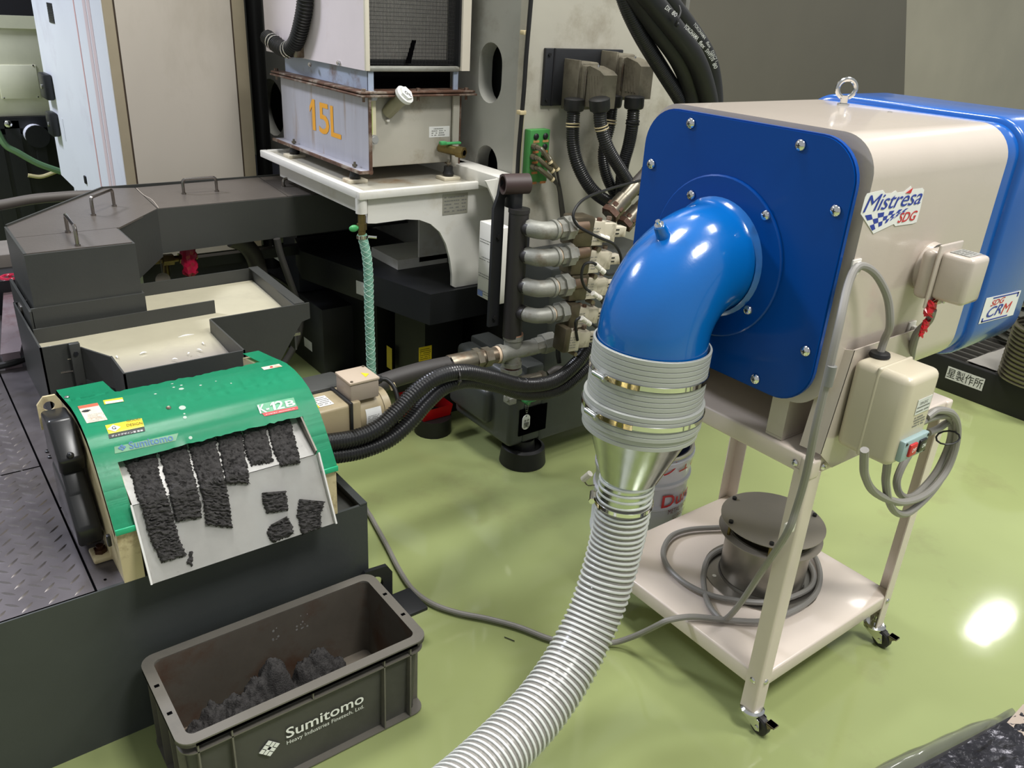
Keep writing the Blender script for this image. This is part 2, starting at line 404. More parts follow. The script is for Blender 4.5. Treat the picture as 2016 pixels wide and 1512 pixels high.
# lifting lug on the right end
g = G()
lug = [(0, 0), (.118, 0), (.118, .012)] + [(.100, .012), (.088, .09)]
cy_, cz_ = 1.60, .21
g.holed([(-.05, -.06), (.06, -.06), (.06, .035), (.045, .06), (-.02, .065), (-.05, .03)], [circ(.005, .012, .027)], (TR+.0, 1.60, .16), X, Zv, .012)
g.box(TR+.0, TR+.12, 1.50, 1.60, .098, .11, .004)
build(g, 'lifting_lug', dark3, t)

# ================================================================== magnetic separator
sp = thing('magnetic_separator', 'green-covered separator with a steel chute, on the black sump tank', 'machine', (.5, 1.82, TZ))
UL, UR = .243, .748
PROF = [(1.602, .553), (1.632, .595), (1.668, .640), (1.692, .667), (1.72, .692), (1.75, .709), (1.79, .720), (1.835, .725), (1.885, .724), (1.93, .716), (1.98, .706), (2.03, .697), (2.08, .688)]
for a, b in ((UL+.003, .288), (.704, UR-.002)):
    g = G(); side = [(a, TV, TZ), (a, TV, .552)]+[(a, v+.004, z-.014) for v, z in PROF[1:]]+[(a, 2.08, TZ)]
    g.prism(side, (b-a, 0, 0)); build(g, 'casing_side', cream, sp)
g = G(); g.box(.288, .704, 1.765, 2.08, TZ, .60); build(g, 'casing_body', dark3, sp)
us = [UL+(UR-UL)*k/48 for k in range(49)]
fine = []
for (a, b) in zip(PROF, PROF[1:]):
    for k in range(3): fine.append((a[0]+(b[0]-a[0])*k/3, a[1]+(b[1]-a[1])*k/3))
fine.append(PROF[-1])
def keepf(i, j):
    u = (us[j]+us[j+1])/2; v, z = fine[i]
    if z < .665 and v < 1.70 and .2855 < u < .7035: return False
    if v > 1.945 and .345 < u < .70 and not (v > 2.035): return False
    if v > 2.03 and .345 < u < .70: return False
    return True
us[4] = .2855; us[44] = .7035
grid = [[(u, v, z) for u in us] for v, z in fine]
rj = random.Random(5)
for i, (v, z) in enumerate(fine):
    for j, u in enumerate(us):
        if .34 < u < .71 and 1.92 < v < 1.97: grid[i][j] = (u, v+rj.uniform(-.006, .004), z)
        if .40 < u < .68 and i in (8, 9): grid[i][j] = (u, v+rj.uniform(-.0005, .0015)*2, z+rj.uniform(0, .002)*1.5)
g = G(); g.sheet(grid, .004, keepf); 
g.box(UL, .2855, 1.598, 1.603, .548, .562, .002); g.box(.7035, UR, 1.598, 1.603, .548, .562, .002)
for uu in (UL-.0005, UR-.0045):
    g.sheet([[(uu, v, z), (uu, v+.006, z-.016)] for v, z in fine], .005)
build(g, 'green_cover', green, sp, 40)
def pt_on_cover(px, py, lift=.0008):
    best = None
    for (a, b) in zip(PROF, PROF[1:]):
        n = Vector((0, -(b[1]-a[1]), (b[0]-a[0]))).normalized()
        p = Hp(px, py, (0, a[0], a[1]), n)
        if min(a[0], b[0])-.0005 <= p.y <= max(a[0], b[0])+.0005:
            if best is None or (p-CP).length < (best[0]-CP).length: best = (p+n*lift, n)
    return best
def cover_frame(bl, br, tl, lift=.0008):
    p, n = pt_on_cover(*bl, lift)
    q = Hp(*br, p, n); r = Hp(*tl, p, n); ex = (q-p).normalized(); ey = n.cross(ex); return p, ex, ey, (q-p).length, (r-p).dot(ey)
def curved_patch(m, corners, name, nx=6, ny=8, lift=.001, parent=sp):
    "a thin sticker following the cover, corners in photo order bl br tr tl"
    bl, br, tr, tl = [Vector((*c, 0)) for c in corners]; grid = []
    for j in range(ny+1):
        row = []
        for i in range(nx+1):
            a = bl.lerp(br, i/nx); b = tl.lerp(tr, i/nx); c = a.lerp(b, j/ny); h = pt_on_cover(c.x, c.y, lift)
            row.append(h[0])
        grid.append(row)
    g = G(); g.sheet(grid, 0); return build(g, name, m, parent, 60)
# lower text decals follow the local slope of the cover
faded = mat('faded_label_blue', (44, 104, 150), .4); wornl = mat('worn_label_green', (96, 150, 112), .4, var=.2, vscale=40)
wornw = mat('worn_white_label', (214, 204, 186), .45, var=.08, vscale=60, dirt=(170, 130, 90), dscale=30, damt=.3)
curved_patch(wornw, [(171, 834), (212, 827), (192, 794), (153, 801)], 'warning_label')
curved_patch(mat('orange_band', (206, 96, 66), .5), [(155.5, 806), (194.5, 799), (192, 794), (153, 801)], 'warning_band', lift=.0014)
curved_patch(yellow, [(206, 797), (244, 791), (241, 783), (203, 789)], 'caution_label')
curved_patch(wlab, [(209, 796.5), (243, 791), (241.5, 787), (206.5, 792)], 'caution_text_field', lift=.0014)
curved_patch(yellow, [(214, 855), (284, 840), (279, 824), (207, 838)], 'award_label')
curved_patch(blackp, [(215, 864), (286, 849), (284, 841), (213, 856)], 'award_band')
curved_patch(wornl, [(226, 893.5), (346, 868), (351, 853), (225, 880)], 'maker_label')
curved_patch(mat('worn_label_pale', (96, 168, 128), .45, var=.15, vscale=60), [(520, 820), (586, 805), (578, 783), (505, 797)], 'model_label')
curved_patch(red, [(521, 820), (587, 806), (585.5, 800), (515.5, 814)], 'model_band', lift=.0013)
curved_patch(wornw, [(520, 729), (556, 722), (549, 717), (514, 724)], 'small_label')
curved_patch(red, [(532, 725), (538, 724), (536, 721.5), (531, 722.5)], 'small_label_mark', lift=.0014)
def cover_text(s, m, bl, br, tl, **k):
    p, ex, ey, w, h = cover_frame(bl, br, tl, .0016); return text(s, sp, m, p, ex, ey, w, h, thick=.0004, **k)
def one(parent, m, p, ex, ey, w, h):
    "a numeral 1 with its flag, as painted"
    n = ex.cross(ey)*.0004; P = [(.45, 0), (1, 0), (1, 1), (.55, 1), (0, .74), (0, .56), (.45, .76)]
    g = G(); g.prism([p+ex*(w*a)+ey*(h*b)+n for a, b in P], n); return build(g, 'lettering', m, parent)
cover_text('Sumitomo', faded, (256, 885), (342, 867), (254, 870), bold=.015)
cover_text('K-', whitep, (512, 815), (532, 810), (507, 798), bold=.03)
cover_text('2', whitep, (545, 807), (561, 803), (541, 791), bold=.03)
p, ex, ey, w, h = cover_frame((535, 809), (544, 807), (531, 793), .0016); one(sp, whitep, p, ex, ey, w, h)
cover_text('B', whitep, (564, 802), (582, 798), (561, 790), bold=.03)
cover_text('P-VSMET /RD(YMT) M', whitep, (524, 818), (580, 806), (523, 815.5))
cover_text('GOOD', mat('gold_print', (96, 80, 10), .5), (250, 832), (277, 826.5), (248, 827))
cover_text('DESIGN', mat('gold_print', (96, 80, 10), .5), (250, 841), (281, 835), (249, 835))
cover_text('グッドデザイン賞 受賞', whitep, (220, 861.5), (282, 849), (219, 857))
g = G(); p, ex, ey, w, h = cover_frame((160, 816), (180, 812), (158, 806), .0016); c = p+ex*w*.5+ey*h*.45; nn = ex.cross(ey)*.0004
hand = []
for k in range(14):
    a_ = PI*k/13; r_ = (.0095 if k % 2 else .0055); hand.append(c+ex*math.cos(a_)*r_*1.1+ey*math.sin(a_)*r_)
g.prism(hand+[c-ex*.004-ey*.004, c+ex*.004-ey*.004], nn); build(g, 'hand_symbol', blackp, sp)
p, ex, ey, w, h = cover_frame((172, 833), (208, 827), (162, 815), .0018); scribble(sp, greyprint, p+ex*.002, ex, ey, w*.95, h*.9, 5, lw=.18, seed=3)
# award mark: white disc-like square with a G, and the maker's blue cross
g = G(); p, ex, ey, w, h = cover_frame((213, 853), (240, 847), (209, 839), .0016)
c = p+ex*w*.5+ey*h*.5; g.prism([c+ex*w*.48, c+ey*h*.52, c-ex*w*.48, c-ey*h*.52], ex.cross(ey)*.0004); build(g, 'award_mark', whitep, sp)
text('G', sp, blackp, c-ex*w*.15-ey*h*.22+ex.cross(ey)*.0006, ex, ey, w*.30, h*.46, bold=.03)
g = G(); p, ex, ey, w, h = cover_frame((233, 890), (251, 886), (231, 876), .0016); c = p+ex*w*.5+ey*h*.5; nn = ex.cross(ey)*.0005
for dx, dy in ((1, 0), (-1, 0), (0, 1), (0, -1)):
    q = c+ex*dx*w*.25+ey*dy*h*.25; g.prism([q+ex*w*.2, q+ey*h*.22, q-ex*w*.2, q-ey*h*.22], nn)
build(g, 'maker_mark', faded, sp)
# worn chips in the paint
g = G()
for px, py, r in ((359, 803, .0075), (364, 822, .004), (363, 815, .0022), (357, 766, .006), (357, 759, .003), (395, 759, .003), (342, 763, .003), (306, 776, .003), (425, 751, .0018), (339, 756, .003), (455, 755, .002), (375, 862, .004)):
    h_ = pt_on_cover(px, py, .0003)
    if h_: g.lathe(h_[0], h_[1], [(r, 0), (r, .0005), (0, .0005)], 11)
build(g, 'paint_chip', mat('primer_grey', (168, 188, 172), .5), sp)['kind'] = 'stuff'
g = G(); h_ = pt_on_cover(332, 803); g.lathe(h_[0], h_[1], [(.006, 0), (.004, .002), (0, .0012)], 7); build(g, 'glue_lump', hexm, sp); g = G(); h_ = pt_on_cover(132, 783); g.lathe(h_[0], h_[1], [(.006, 0), (.006, .001), (.0045, .003), (0, .002)], 12); build(g, 'cover_screw', stmetal, sp)

# black belt guard on the left flank
g = G()
def gq(pts, x0, x1, bev=.008):
    global g
    t_ = bmesh.new(); A = [t_.verts.new((x0, v, z)) for v, z in pts]; B = [t_.verts.new((x1, v, z)) for v, z in pts]
    t_.faces.new(A); t_.faces.new(B[::-1])
    for i in range(len(A)): t_.faces.new((A[i], B[i], B[(i+1) % len(A)], A[(i+1) % len(A)]))
    bmesh.ops.recalc_face_normals(t_, faces=t_.faces[:]); bmesh.ops.bevel(t_, geom=t_.edges[:], offset=bev, segments=3, affect='EDGES', profile=.5, clamp_overlap=True); g.merge(t_)
gq([(1.945, .705), (1.86, .715), (1.79, .645), (1.815, .60), (1.95, .60)], .187, .240)
gq([(1.945, .64), (1.84, .62), (1.79, .56), (1.78, .50), (1.94, .50)], .192, .238, .006)
gq([(1.93, .585), (1.80, .568), (1.735, .50), (1.735, .455), (1.93, .455)], .188, .240)
build(g, 'belt_guard', blackg, sp, 40)
p = Vp(146, 893, 1.80); g = G(); g.sphere((.213, 1.795, .655), .0075, n=12); g.cyl((.213, 1.80, .655), (.213, 1.84, .655), .0045); build(g, 'guard_knob', blackg, sp)
g = G(); g.holed([(-.02, -.05), (.03, -.05), (.03, .01), (.02, .03), (-.005, .03), (-.02, .012)], [circ(.004, .005, .012)], (.205, 1.965, .70), X, Zv, .006); build(g, 'lifting_eye', cream, sp)
# feet with dark bolts
for (u, v) in ((.232, 1.735),):
    g = G(); g.box(u-.024, u+.02, v-.028, v+.028, TZ, TZ+.012, .004); g.box(u+.010, u+.02, v-.03, v+.03, TZ, TZ+.05, .004); build(g, 'foot', cream, sp)
    g = G(); g.cyl((u-.004, v, TZ+.012), (u-.004, v, TZ+.022), .014, n=6); g.cyl((u-.004, v, TZ+.02), (u-.004, v, TZ+.030), .008); build(g, 'foot_bolt', mat('oily_bolt', (62, 38, 26), .15, metal=.4), sp)
g = G(); g.box(.234, .242, 1.655, 1.667, .49, .517, .002); build(g, 'bracket_pin', dark3, sp)
# right end housing
g = G(); g.box(UR, .795, 1.86, 2.0, .50, .665, .02, 3); build(g, 'end_housing', dark, sp)
g = G(); g.box(.79, .93, 1.9, 2.0, .46, .62, .01); build(g, 'gear_bracket', dark, sp)

# discharge chute
CH = [(1.755, .668), (1.620, .598), (1.540, .446)]
g = G(); g.sheet([[(.287, v, z), (.70, v, z)] for v, z in CH[:2]], .004); build(g, 'upper_slide', steelchute, sp)
g = G(); g.sheet([[(.283, v, z), (.708, v, z)] for v, z in ((1.622, .5955), CH[2])], .004); build(g, 'chute_plate', steelchute, sp)
for uu, nm in ((.283, 'chute_side'), (.704, 'chute_side')):
    hgt = .005 if uu < .5 else .012
    g = G(); g.prism([(uu, 1.622, .598), (uu, 1.540, .446), (uu, 1.540-.8*hgt, .446+.3*hgt), (uu, 1.622-.8*hgt, .598+.6*hgt)], (.004, 0, 0)); build(g, nm, steelchute, sp)
g = G(); g.prism([(.698, 1.73, .655), (.698, 1.62, .598), (.698, 1.612, .612), (.698, 1.70, .672)], (.004, 0, 0)); build(g, 'slide_cheek', mat('oily_steel', (110, 106, 98), .3, metal=.8), sp)
g = G(); g.cyl((.30, 1.80, .655), (.69, 1.80, .655), .045, n=28); build(g, 'magnet_drum', stmetal, sp)

# geared motor
gm = sp
g = G(); g.box(.762, .872, 1.775, 1.885, .505, .620, .008, 3); o = build(g, 'gearbox', taupe, gm)
g = G(); g.box(.874, .902, 1.772, 1.888, .502, .624, .006, 2); build(g, 'gearbox_flange', taupe, o)
g = G(); g.box(.868, .877, 1.770, 1.890, .500, .626, .002); build(g, 'flange_gasket', black, o)
g = G(); g.holed(oval(0, 0, .034, .058), [circ(0, 0, .009)], (.776, 1.768, .555), X, Zv, .005); g.move(Matrix.Translation((0, .0, 0))); build(g, 'lifting_eye', cream, o)
decal(o, yellow, (.777, 1.800, .6205), X, Y, .020, .058, 'caution_label'); decal(o, wlab, (.797, 1.800, .6205), X, Y, .040, .058, 'caution_label'); scribble(o, greyprint, (.799, 1.804, .6208), X, Y, .036, .05, 5)
g = G(); g.lathe((.902, 1.83, .562), X, [(.054, 0), (.054, .085), (.050, .095), (.0, .095)], 32); mo = build(g, 'motor', taupe, gm)
g = G(); g.lathe((.975, 1.83, .562), X, [(.0565, 0), (.0565, .02), (.054, .022)], 32); build(g, 'motor_end_bell', taupe, mo)
grid = []
for k in range(9):
    a = math.radians(200+k*8); grid.append([(x, 1.83+.0548*math.cos(a), .562+.0548*math.sin(a)+.0) for x in (.918, .962)])
grid = [[Vector((x, 1.83-.0548*math.cos(math.radians(-32+k*9)), .562+.0548*math.sin(math.radians(-32+k*9)))) for x in (.918, .964)] for k in range(8)]
g = G(); g.sheet(grid, 0); build(g, 'rating_plate', wlab, mo, 60)
scribble(mo, greyprint, (.921, 1.7735, .545), X, Zv, .036, .03, 6, seed=4)
g = G(); g.box(.878, .962, 1.785, 1.872, .618, .668, .004); tb = build(g, 'terminal_box', taupe2, gm)
g = G(); g.box(.876, .964, 1.783, 1.874, .668, .676, .003); build(g, 'terminal_lid', mat('taupe_lid', (184, 168, 148), .4), tb)
g = G(); g.prism([(.930, 1.80, .6762), (.948, 1.815, .6762), (.932, 1.832, .6762)], (0, 0, .0006)); build(g, 'warning_triangle', yellow, tb)
for dx, dy in ((.884, 1.79), (.957, 1.866)):
    g = G(); g.cyl((dx, dy, .676), (dx, dy, .678), .004, n=10); build(g, 'lid_screw', hexm, tb)
g = G(); g.cyl((.962, 1.835, .645), (.986, 1.835, .643), .015, n=10); g.cyl((.985, 1.835, .643), (.994, 1.835, .641), .011); build(g, 'cable_gland', black, tb)
g = G(); g.tube([(.99, 1.835, .642), (1.01, 1.83, .638), (1.022, 1.81, .618), (1.02, 1.785, .58), (1.0, 1.765, .535), (.95, 1.755, .500), (.90, 1.76, .492), (.87, 1.79, .49)], .0065, sub=6)
cb = build(g, 'motor_cable', black, gm)
g = G(); g.cyl((1.0205, 1.822, .628), (1.0225, 1.812, .612), .0085, n=10); build(g, 'cable_marker', tiebr, cb)

# ------------------------------------------------------------------ sludge on the chute
UPn = Vector((0, -(CH[1][1]-CH[0][1]), (CH[1][0]-CH[0][0]))).normalized(); UPn = UPn if UPn.z > 0 else -UPn
LOn = Vector((0, -(CH[2][1]-CH[1][1]), (CH[2][0]-CH[1][0]))).normalized(); LOn = LOn if LOn.z > 0 else -LOn
def chute_pt(zx, zy, lift):
    px, py = 80+zx/3.15, 700+zy/3.15
    p = Hp(px, py, (0, 1.62, .598), UPn)
    if p.y < 1.62: p = Hp(px, py, (0, 1.62, .598), LOn); return p+LOn*lift
    return p+UPn*lift
from mathutils import noise as mnoise
def slab(Lp, Rp, name, label, group=None, th=.0075, seed=0, nx=22, stepz=6.5):
    def along(P, t):
        d = [0]
        for a, b in zip(P, P[1:]): d.append(d[-1]+math.hypot(b[0]-a[0], b[1]-a[1]))
        s_ = t*d[-1]
        for i in range(len(P)-1):
            if s_ <= d[i+1]+1e-6:
                k = (s_-d[i])/max(1e-6, d[i+1]-d[i]); return (P[i][0]+(P[i+1][0]-P[i][0])*k, P[i][1]+(P[i+1][1]-P[i][1])*k)
        return P[-1]
    Lt = sum(math.hypot(b[0]-a[0], b[1]-a[1]) for a, b in zip(Lp, Lp[1:])); ny = max(8, int(Lt/stepz)); g = G(); rnd = random.Random(seed)
    jl = [rnd.uniform(-7, 7) for _ in range(ny+1)]; jr = [rnd.uniform(-7, 7) for _ in range(ny+1)]; je = [rnd.uniform(-7, 7) for _ in range(nx+1)]
    rows = []; bot = []
    for j in range(ny+1):
        t_ = j/ny; a = along(Lp, t_); b = along(Rp, t_); row = []; brow = []
        for i in range(nx+1):
            s_ = i/nx; x = a[0]+(b[0]-a[0])*s_+jl[j]*(1-s_)*(1 if 0 < j else 0)+jr[j]*s_*(1 if j > 0 else 0); y = a[1]+(b[1]-a[1])*s_+(je[i] if j == ny else 0)
            q = Vector((x*.035+seed*9, y*.10, 0)); r_ = mnoise.noise(q)*.5+mnoise.noise(q*3.1)*.3
            ridge = 1-min(1, 2.6*abs(mnoise.noise(Vector((x*.018, y*.085+.9*mnoise.noise(Vector((x*.03, y*.01, seed))), seed*3.3)))))
            e = min(1, min(i, nx-i, ny-j)/1.2)
            row.append(chute_pt(x, y, .0012+e*(th*1.15-th*.85*ridge*ridge+th*.7*r_))); brow.append(chute_pt(x, y, .0006))
        rows.append(row); bot.append(brow)
    g.sheet(rows, 0)
    for arr1, arr2 in ((rows[-1], bot[-1]), ([r[0] for r in rows], [r[0] for r in bot]), ([r[-1] for r in rows], [r[-1] for r in bot]), (rows[0], bot[0])): g.sheet([arr1, arr2], 0)
    bmesh.ops.remove_doubles(g.bm, verts=g.bm.verts, dist=.0001)
    return solo(g, name, sludgem, label, 'sludge', group, ang=70)
slab([(505, 640), (575, 780), (590, 870), (630, 960), (655, 1060), (680, 1150), (750, 1285)], [(715, 590), (740, 740), (778, 850), (812, 960), (835, 1050), (870, 1160), (905, 1240)], 'sludge_strip', 'longest grey sludge strip, at the left edge of the chute', seed=1)
slab([(728, 590), (762, 720), (790, 830), (812, 930), (838, 1032)], [(905, 555), (938, 700), (968, 800), (990, 900), (1000, 1005)], 'sludge_strip', 'second sludge strip from the left, ending above bare chute steel', seed=2)
slab([(915, 550), (950, 700), (985, 810), (1010, 930), (1025, 1050)], [(1082, 515), (1118, 680), (1150, 800), (1175, 930), (1190, 1072)], 'sludge_strip', 'third sludge strip from the left, curling out at its foot', seed=3)
slab([(1092, 505), (1122, 660), (1148, 800)], [(1246, 470), (1272, 640), (1297, 795)], 'sludge_strip', 'fourth sludge strip from the left, of middling length', seed=4)
slab([(1247, 465), (1270, 600), (1302, 685)], [(1395, 435), (1425, 580), (1445, 662)], 'sludge_strip', 'shortest grey sludge strip, second from the right', seed=5)
slab([(1400, 430), (1440, 590), (1486, 690)], [(1548, 400), (1590, 570), (1608, 668)], 'sludge_strip', 'rightmost sludge strip, beside the bare steel cheek of the chute', seed=6)
slab([(1374, 850), (1380, 910), (1398, 978)], [(1520, 838), (1532, 900), (1536, 960)], 'sludge_piece', 'square sludge piece alone below the short strips', seed=7, nx=16)
slab([(1425, 1050), (1400, 1100), (1436, 1160)], [(1528, 995), (1562, 1060), (1568, 1105)], 'sludge_piece', 'ragged sludge piece at the bottom lip of the chute', seed=8, nx=16)
slab([(1604, 890), (1588, 990), (1620, 1112)], [(1762, 905), (1738, 985), (1738, 1065)], 'sludge_piece', 'tall sludge piece near the right lip of the chute', seed=9, nx=16)
slab([(922, 1215), (915, 1260), (900, 1295)], [(940, 1212), (944, 1260), (936, 1308)], 'sludge_crumb', 'tiny sludge crumb at the foot of the longest strip', seed=10, nx=5, th=.005)

# ================================================================== sludge crate
C0, C1, K0, K1, CZ = .240, .815, 1.283, 1.577, .234
cr = thing('sludge_crate', 'grey plastic crate catching sludge on the floor under the chute', 'crate', ((C0+C1)/2, (K0+K1)/2, 0))
g = G()
rim = .024
g.holed(rrect(C0, C1, K0, K1, .032), [rrect(C0+rim, C1-rim, K0+rim, K1-rim, .016)], (0, 0, CZ-.006), X, Y, .006)
# outer skirt of the rim
g.sheet([[(x, y, z) for x, y in rrect(C0, C1, K0, K1, .032)+[rrect(C0, C1, K0, K1, .032)[0]]] for z in (CZ-.004, CZ-.012)], .003)
build(g, 'rim', cratem, cr)
def loopwall(dx, r, z0, z1, t_=.004, sh=0):
    a = rrect(C0+dx, C1-dx, K0+dx, K1-dx, r); b = rrect(C0+dx+sh, C1-dx-sh, K0+dx+sh, K1-dx-sh, r)
    return [[(x, y, z1) for x, y in a+[a[0]]], [(x, y, z0) for x, y in b+[b[0]]]]
g = G(); g.sheet(loopwall(.016, .022, .006, CZ-.004, sh=.006), .003); build(g, 'outer_wall', mat('crate_side_plastic', (112, 111, 104), .45, var=.05, vscale=6, dirt=(98, 97, 90), dscale=4, damt=.3, bump=.08), cr)
g = G(); g.sheet(loopwall(rim, .014, .012, CZ-.002, sh=.006), .003); g.box(C0+.028, C1-.028, K0+.028, K1-.028, .006, .012); build(g, 'inner_wall', cratein, cr)
g = G()
g.holed(rrect(C0+.004, C1-.004, K0+.004, K1-.004, .03), [rrect(C0+.02, C1-.02, K0+.02, K1-.02, .02)], (0, 0, CZ-.036), X, Y, .003)
g.holed(rrect(C0+.004, C1-.004, K0+.004, K1-.004, .03), [rrect(C0+.022, C1-.022, K0+.022, K1-.022, .02)], (0, 0, .004), X, Y, .003)
build(g, 'ledge', cratem, cr)
for u in (.276, .345, .698, .767): 
    g = G(); g.box(u-.0018, u+.0018, K0+.004, K0+.022, .006, CZ-.006); build(g, 'rib', cratem, cr)
for u in (.523,): g = G(); g.box(u-.0015, u+.0015, K0+.004, K0+.020, CZ-.034, CZ-.006); build(g, 'rib', cratem, cr)
for v in (1.33, 1.38, 1.47, 1.53):
    for a, b in ((C0+.004, C0+.022), (C1-.022, C1-.004)): g = G(); g.box(a, b, v-.0015, v+.0015, .006, CZ-.006); build(g, 'rib', cratem, cr)
for u, v in ((C1-.012, 1.385), (C1-.012, 1.475), (C0+.012, 1.385), (C0+.012, 1.475)):
    g = G(); g.box(u-.005, u+.005, v-.004, v+.004, CZ, CZ+.0006); build(g, 'rim_slot', blackhole, cr)
FV = K0+.0155
text('Sumitomo', cr, whitep, (.460, FV, .111), X, Zv, .188, .030, bold=.02)
text('Heavy Industries Finetech, Ltd.', cr, whitep, (.460, FV, .090), X, Zv, .188, .0145)
g = G(); c = Vector((.421, FV, .108)); n_ = Vector((0, -.0012, 0)); q = .0085
for i, j in ((0, 1), (1, 0), (0, -1), (-1, 0), (1, 1), (-1, -1), (1, -1), (-1, 1)):
    # 3 x 3 lattice of diamonds with the middle left open
    a = c+Vector((i-j, 0, i+j))*q*.86; g.prism([a+Vector((q, 0, 0)), a+Vector((0, 0, q)), a-Vector((q, 0, 0)), a-Vector((0, 0, q))], n_)
build(g, 'maker_mark', whitep, cr)
for v_, m_ in (((.545, 1.552, .17), 1), ((.60, 1.552, .155), 1), ((.62, 1.552, .18), 1)):
    g = G(); rnd = random.Random(int(v_[0]*1000))
    for k in range(7):
        p = Vector(v_)+Vector((rnd.uniform(-.01, .01), 0, rnd.uniform(-.022, .022))); g.cyl(p, p+Vector((0, -.001, 0)), rnd.uniform(.001, .0035), n=7)
    build(g, 'splash_mark', mat('dried_splash', (132, 130, 126), .6), cr)
# heap of sludge
g = G(); nx, ny = 130, 56; grid = []
x0, x1, y0, y1 = C0+.036, C1-.09, K0+.036, K1-.045
lumps = [(.315, 1.415, .062, .118), (.35, 1.43, .052, .142), (.40, 1.42, .056, .150), (.45, 1.435, .052, .160), (.495, 1.445, .050, .188), (.572, 1.452, .040, .140), (.615, 1.458, .046, .148), (.652, 1.465, .036, .095), (.36, 1.355, .07, .105), (.45, 1.365, .07, .12), (.535, 1.40, .06, .10), (.60, 1.41, .06, .10)]
for j in range(ny+1):
    row = []
    for i in range(nx+1):
        x = x0+(x1-x0)*i/nx; y = y0+(y1-y0)*j/ny; h = 0
        for cx, cy, r, hh in lumps:
            d = math.hypot(x-cx, y-cy)/r
            if d < 1: h = max(h, hh*math.sqrt(1-d*d))
        q = Vector((x*60, y*60, 0))
        if h > 0: h += .012*mnoise.noise(q)*1.6+.010*mnoise.noise(q*2.7)+.006*mnoise.noise(q*6)
        row.append((x+.004*mnoise.noise(q*2+Vector((9, 0, 0))), y+.004*mnoise.noise(q*2), .0135+max(0, h)))
    grid.append(row)
g.sheet(grid, 0, lambda i, j: max(grid[i][j][2], grid[i+1][j+1][2], grid[i][j+1][2], grid[i+1][j][2]) > .0145)
o = solo(g, 'sludge_heap', sludgem, 'heap of dark grey sludge lying in the bottom of the plastic crate', 'sludge', kind='stuff', ang=180)

# ================================================================== coolant tray with spout
RZ = .66; FLu, FLv = .266, 2.446
ty = thing('coolant_tray', 'open black steel tray holding milky coolant, behind the green separator', 'tray', (.65, 2.65, TZ))
def wall(g, a, b, z0, z1, t_=.005, z0b=None, z1b=None):
    a = Vector(a).to_3d(); b = Vector(b).to_3d(); d = (b-a).normalized(); n = Vector((-d.y, d.x, 0))*t_
    z0b = z0 if z0b is None else z0b; z1b = z1 if z1b is None else z1b
    v = [a+Zv*z0, b+Zv*z0b, b+Zv*z1b, a+Zv*z1]; v += [p+n for p in v]
    g.add(v, [(0, 1, 2, 3), (7, 6, 5, 4), (0, 4, 5, 1), (1, 5, 6, 2), (2, 6, 7, 3), (3, 7, 4, 0)])
g = G(); wall(g, (.266, 2.88), (.266, 2.446), TZ, RZ, .005); build(g, 'left_wall', dark, ty)
g = G(); wall(g, (.266, 2.446), (.362, 2.446), TZ, RZ, .005); build(g, 'front_wall', dark, ty)
g = G(); g.box(.337, .364, 2.428, 2.446, .50, RZ+.003, .002); tb_ = build(g, 'spout_bracket', dark, ty)
for z in (.635, .535): g = G(); g.cyl((.35, 2.428, z), (.35, 2.422, z), .0065, n=6); build(g, 'bolt', dark3, tb_)
g = G(); wall(g, (.362, 2.436), (.414, 2.305), .55, .648, .005, .56, .655); build(g, 'spout_side', dark, ty)
g = G(); wall(g, (.414, 2.305), (.414, 2.165), .555, .658, .005, .555, RZ-.002); build(g, 'spout_side', dark, ty)
g = G(); wall(g, (.414, 2.165), (.740, 2.165), .58, RZ, .005); build(g, 'spout_front', dark2, ty)
g = G(); wall(g, (.740, 2.165), (.740, 2.452), .58, RZ, .005); build(g, 'spout_side', dark, ty)
g = G()  # tapering front sheet on the right, with its bracket end
g.prism([(.740, 2.450, RZ), (1.065, 2.450, RZ), (1.065, 2.450, RZ-.055), (1.035, 2.450, RZ-.062), (.93, 2.450, .44), (.70, 2.450, .44), (.70, 2.450, .58), (.74, 2.450, .58)], (0, .006, 0)); build(g, 'front_sheet', dark, ty)
g = G(); wall(g, (1.015, 2.455), (1.045, 2.90), .50, RZ, .006); g.prism([(1.015, 2.455, RZ), (1.03, 2.90, RZ), (1.065, 2.90, RZ), (1.05, 2.455, RZ)], (0, 0, .003)); build(g, 'right_wall', dark, ty)
g = G(); wall(g, (1.06, 2.90), (.266, 2.88), .50, RZ, .006); build(g, 'back_wall', dark, ty)
g = G(); wall(g, (.276, 2.600), (.806, 2.612), .57, RZ, .006); build(g, 'divider', dark, ty)
g = G(); g.prism([(.27, 2.45, .575), (.74, 2.45, .575), (.745, 2.17, .575), (.415, 2.17, .575), (.415, 2.31, .575), (.36, 2.44, .575)], (0, 0, .004)); g.box(.27, 1.03, 2.455, 2.89, .55, .56); build(g, 'tray_floor', stmetal, ty)
g = G(); g.prism([(.415, 2.172, .597), (.738, 2.172, .597), (.738, 2.45, .614), (1.012, 2.462, .614), (1.036, 2.89, .614), (.274, 2.876, .614), (.274, 2.455, .614), (.366, 2.44, .612), (.417, 2.306, .606)], (0, 0, .002))
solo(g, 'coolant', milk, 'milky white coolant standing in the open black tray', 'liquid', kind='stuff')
g = G(); rr = random.Random(8)
for k in range(16):
    p = Zp(rr.choice([150, 352, 340, 430, 275, 400]) + rr.uniform(-14, 60), rr.choice([720, 700, 690, 712])+rr.uniform(-20, 12), .6155)
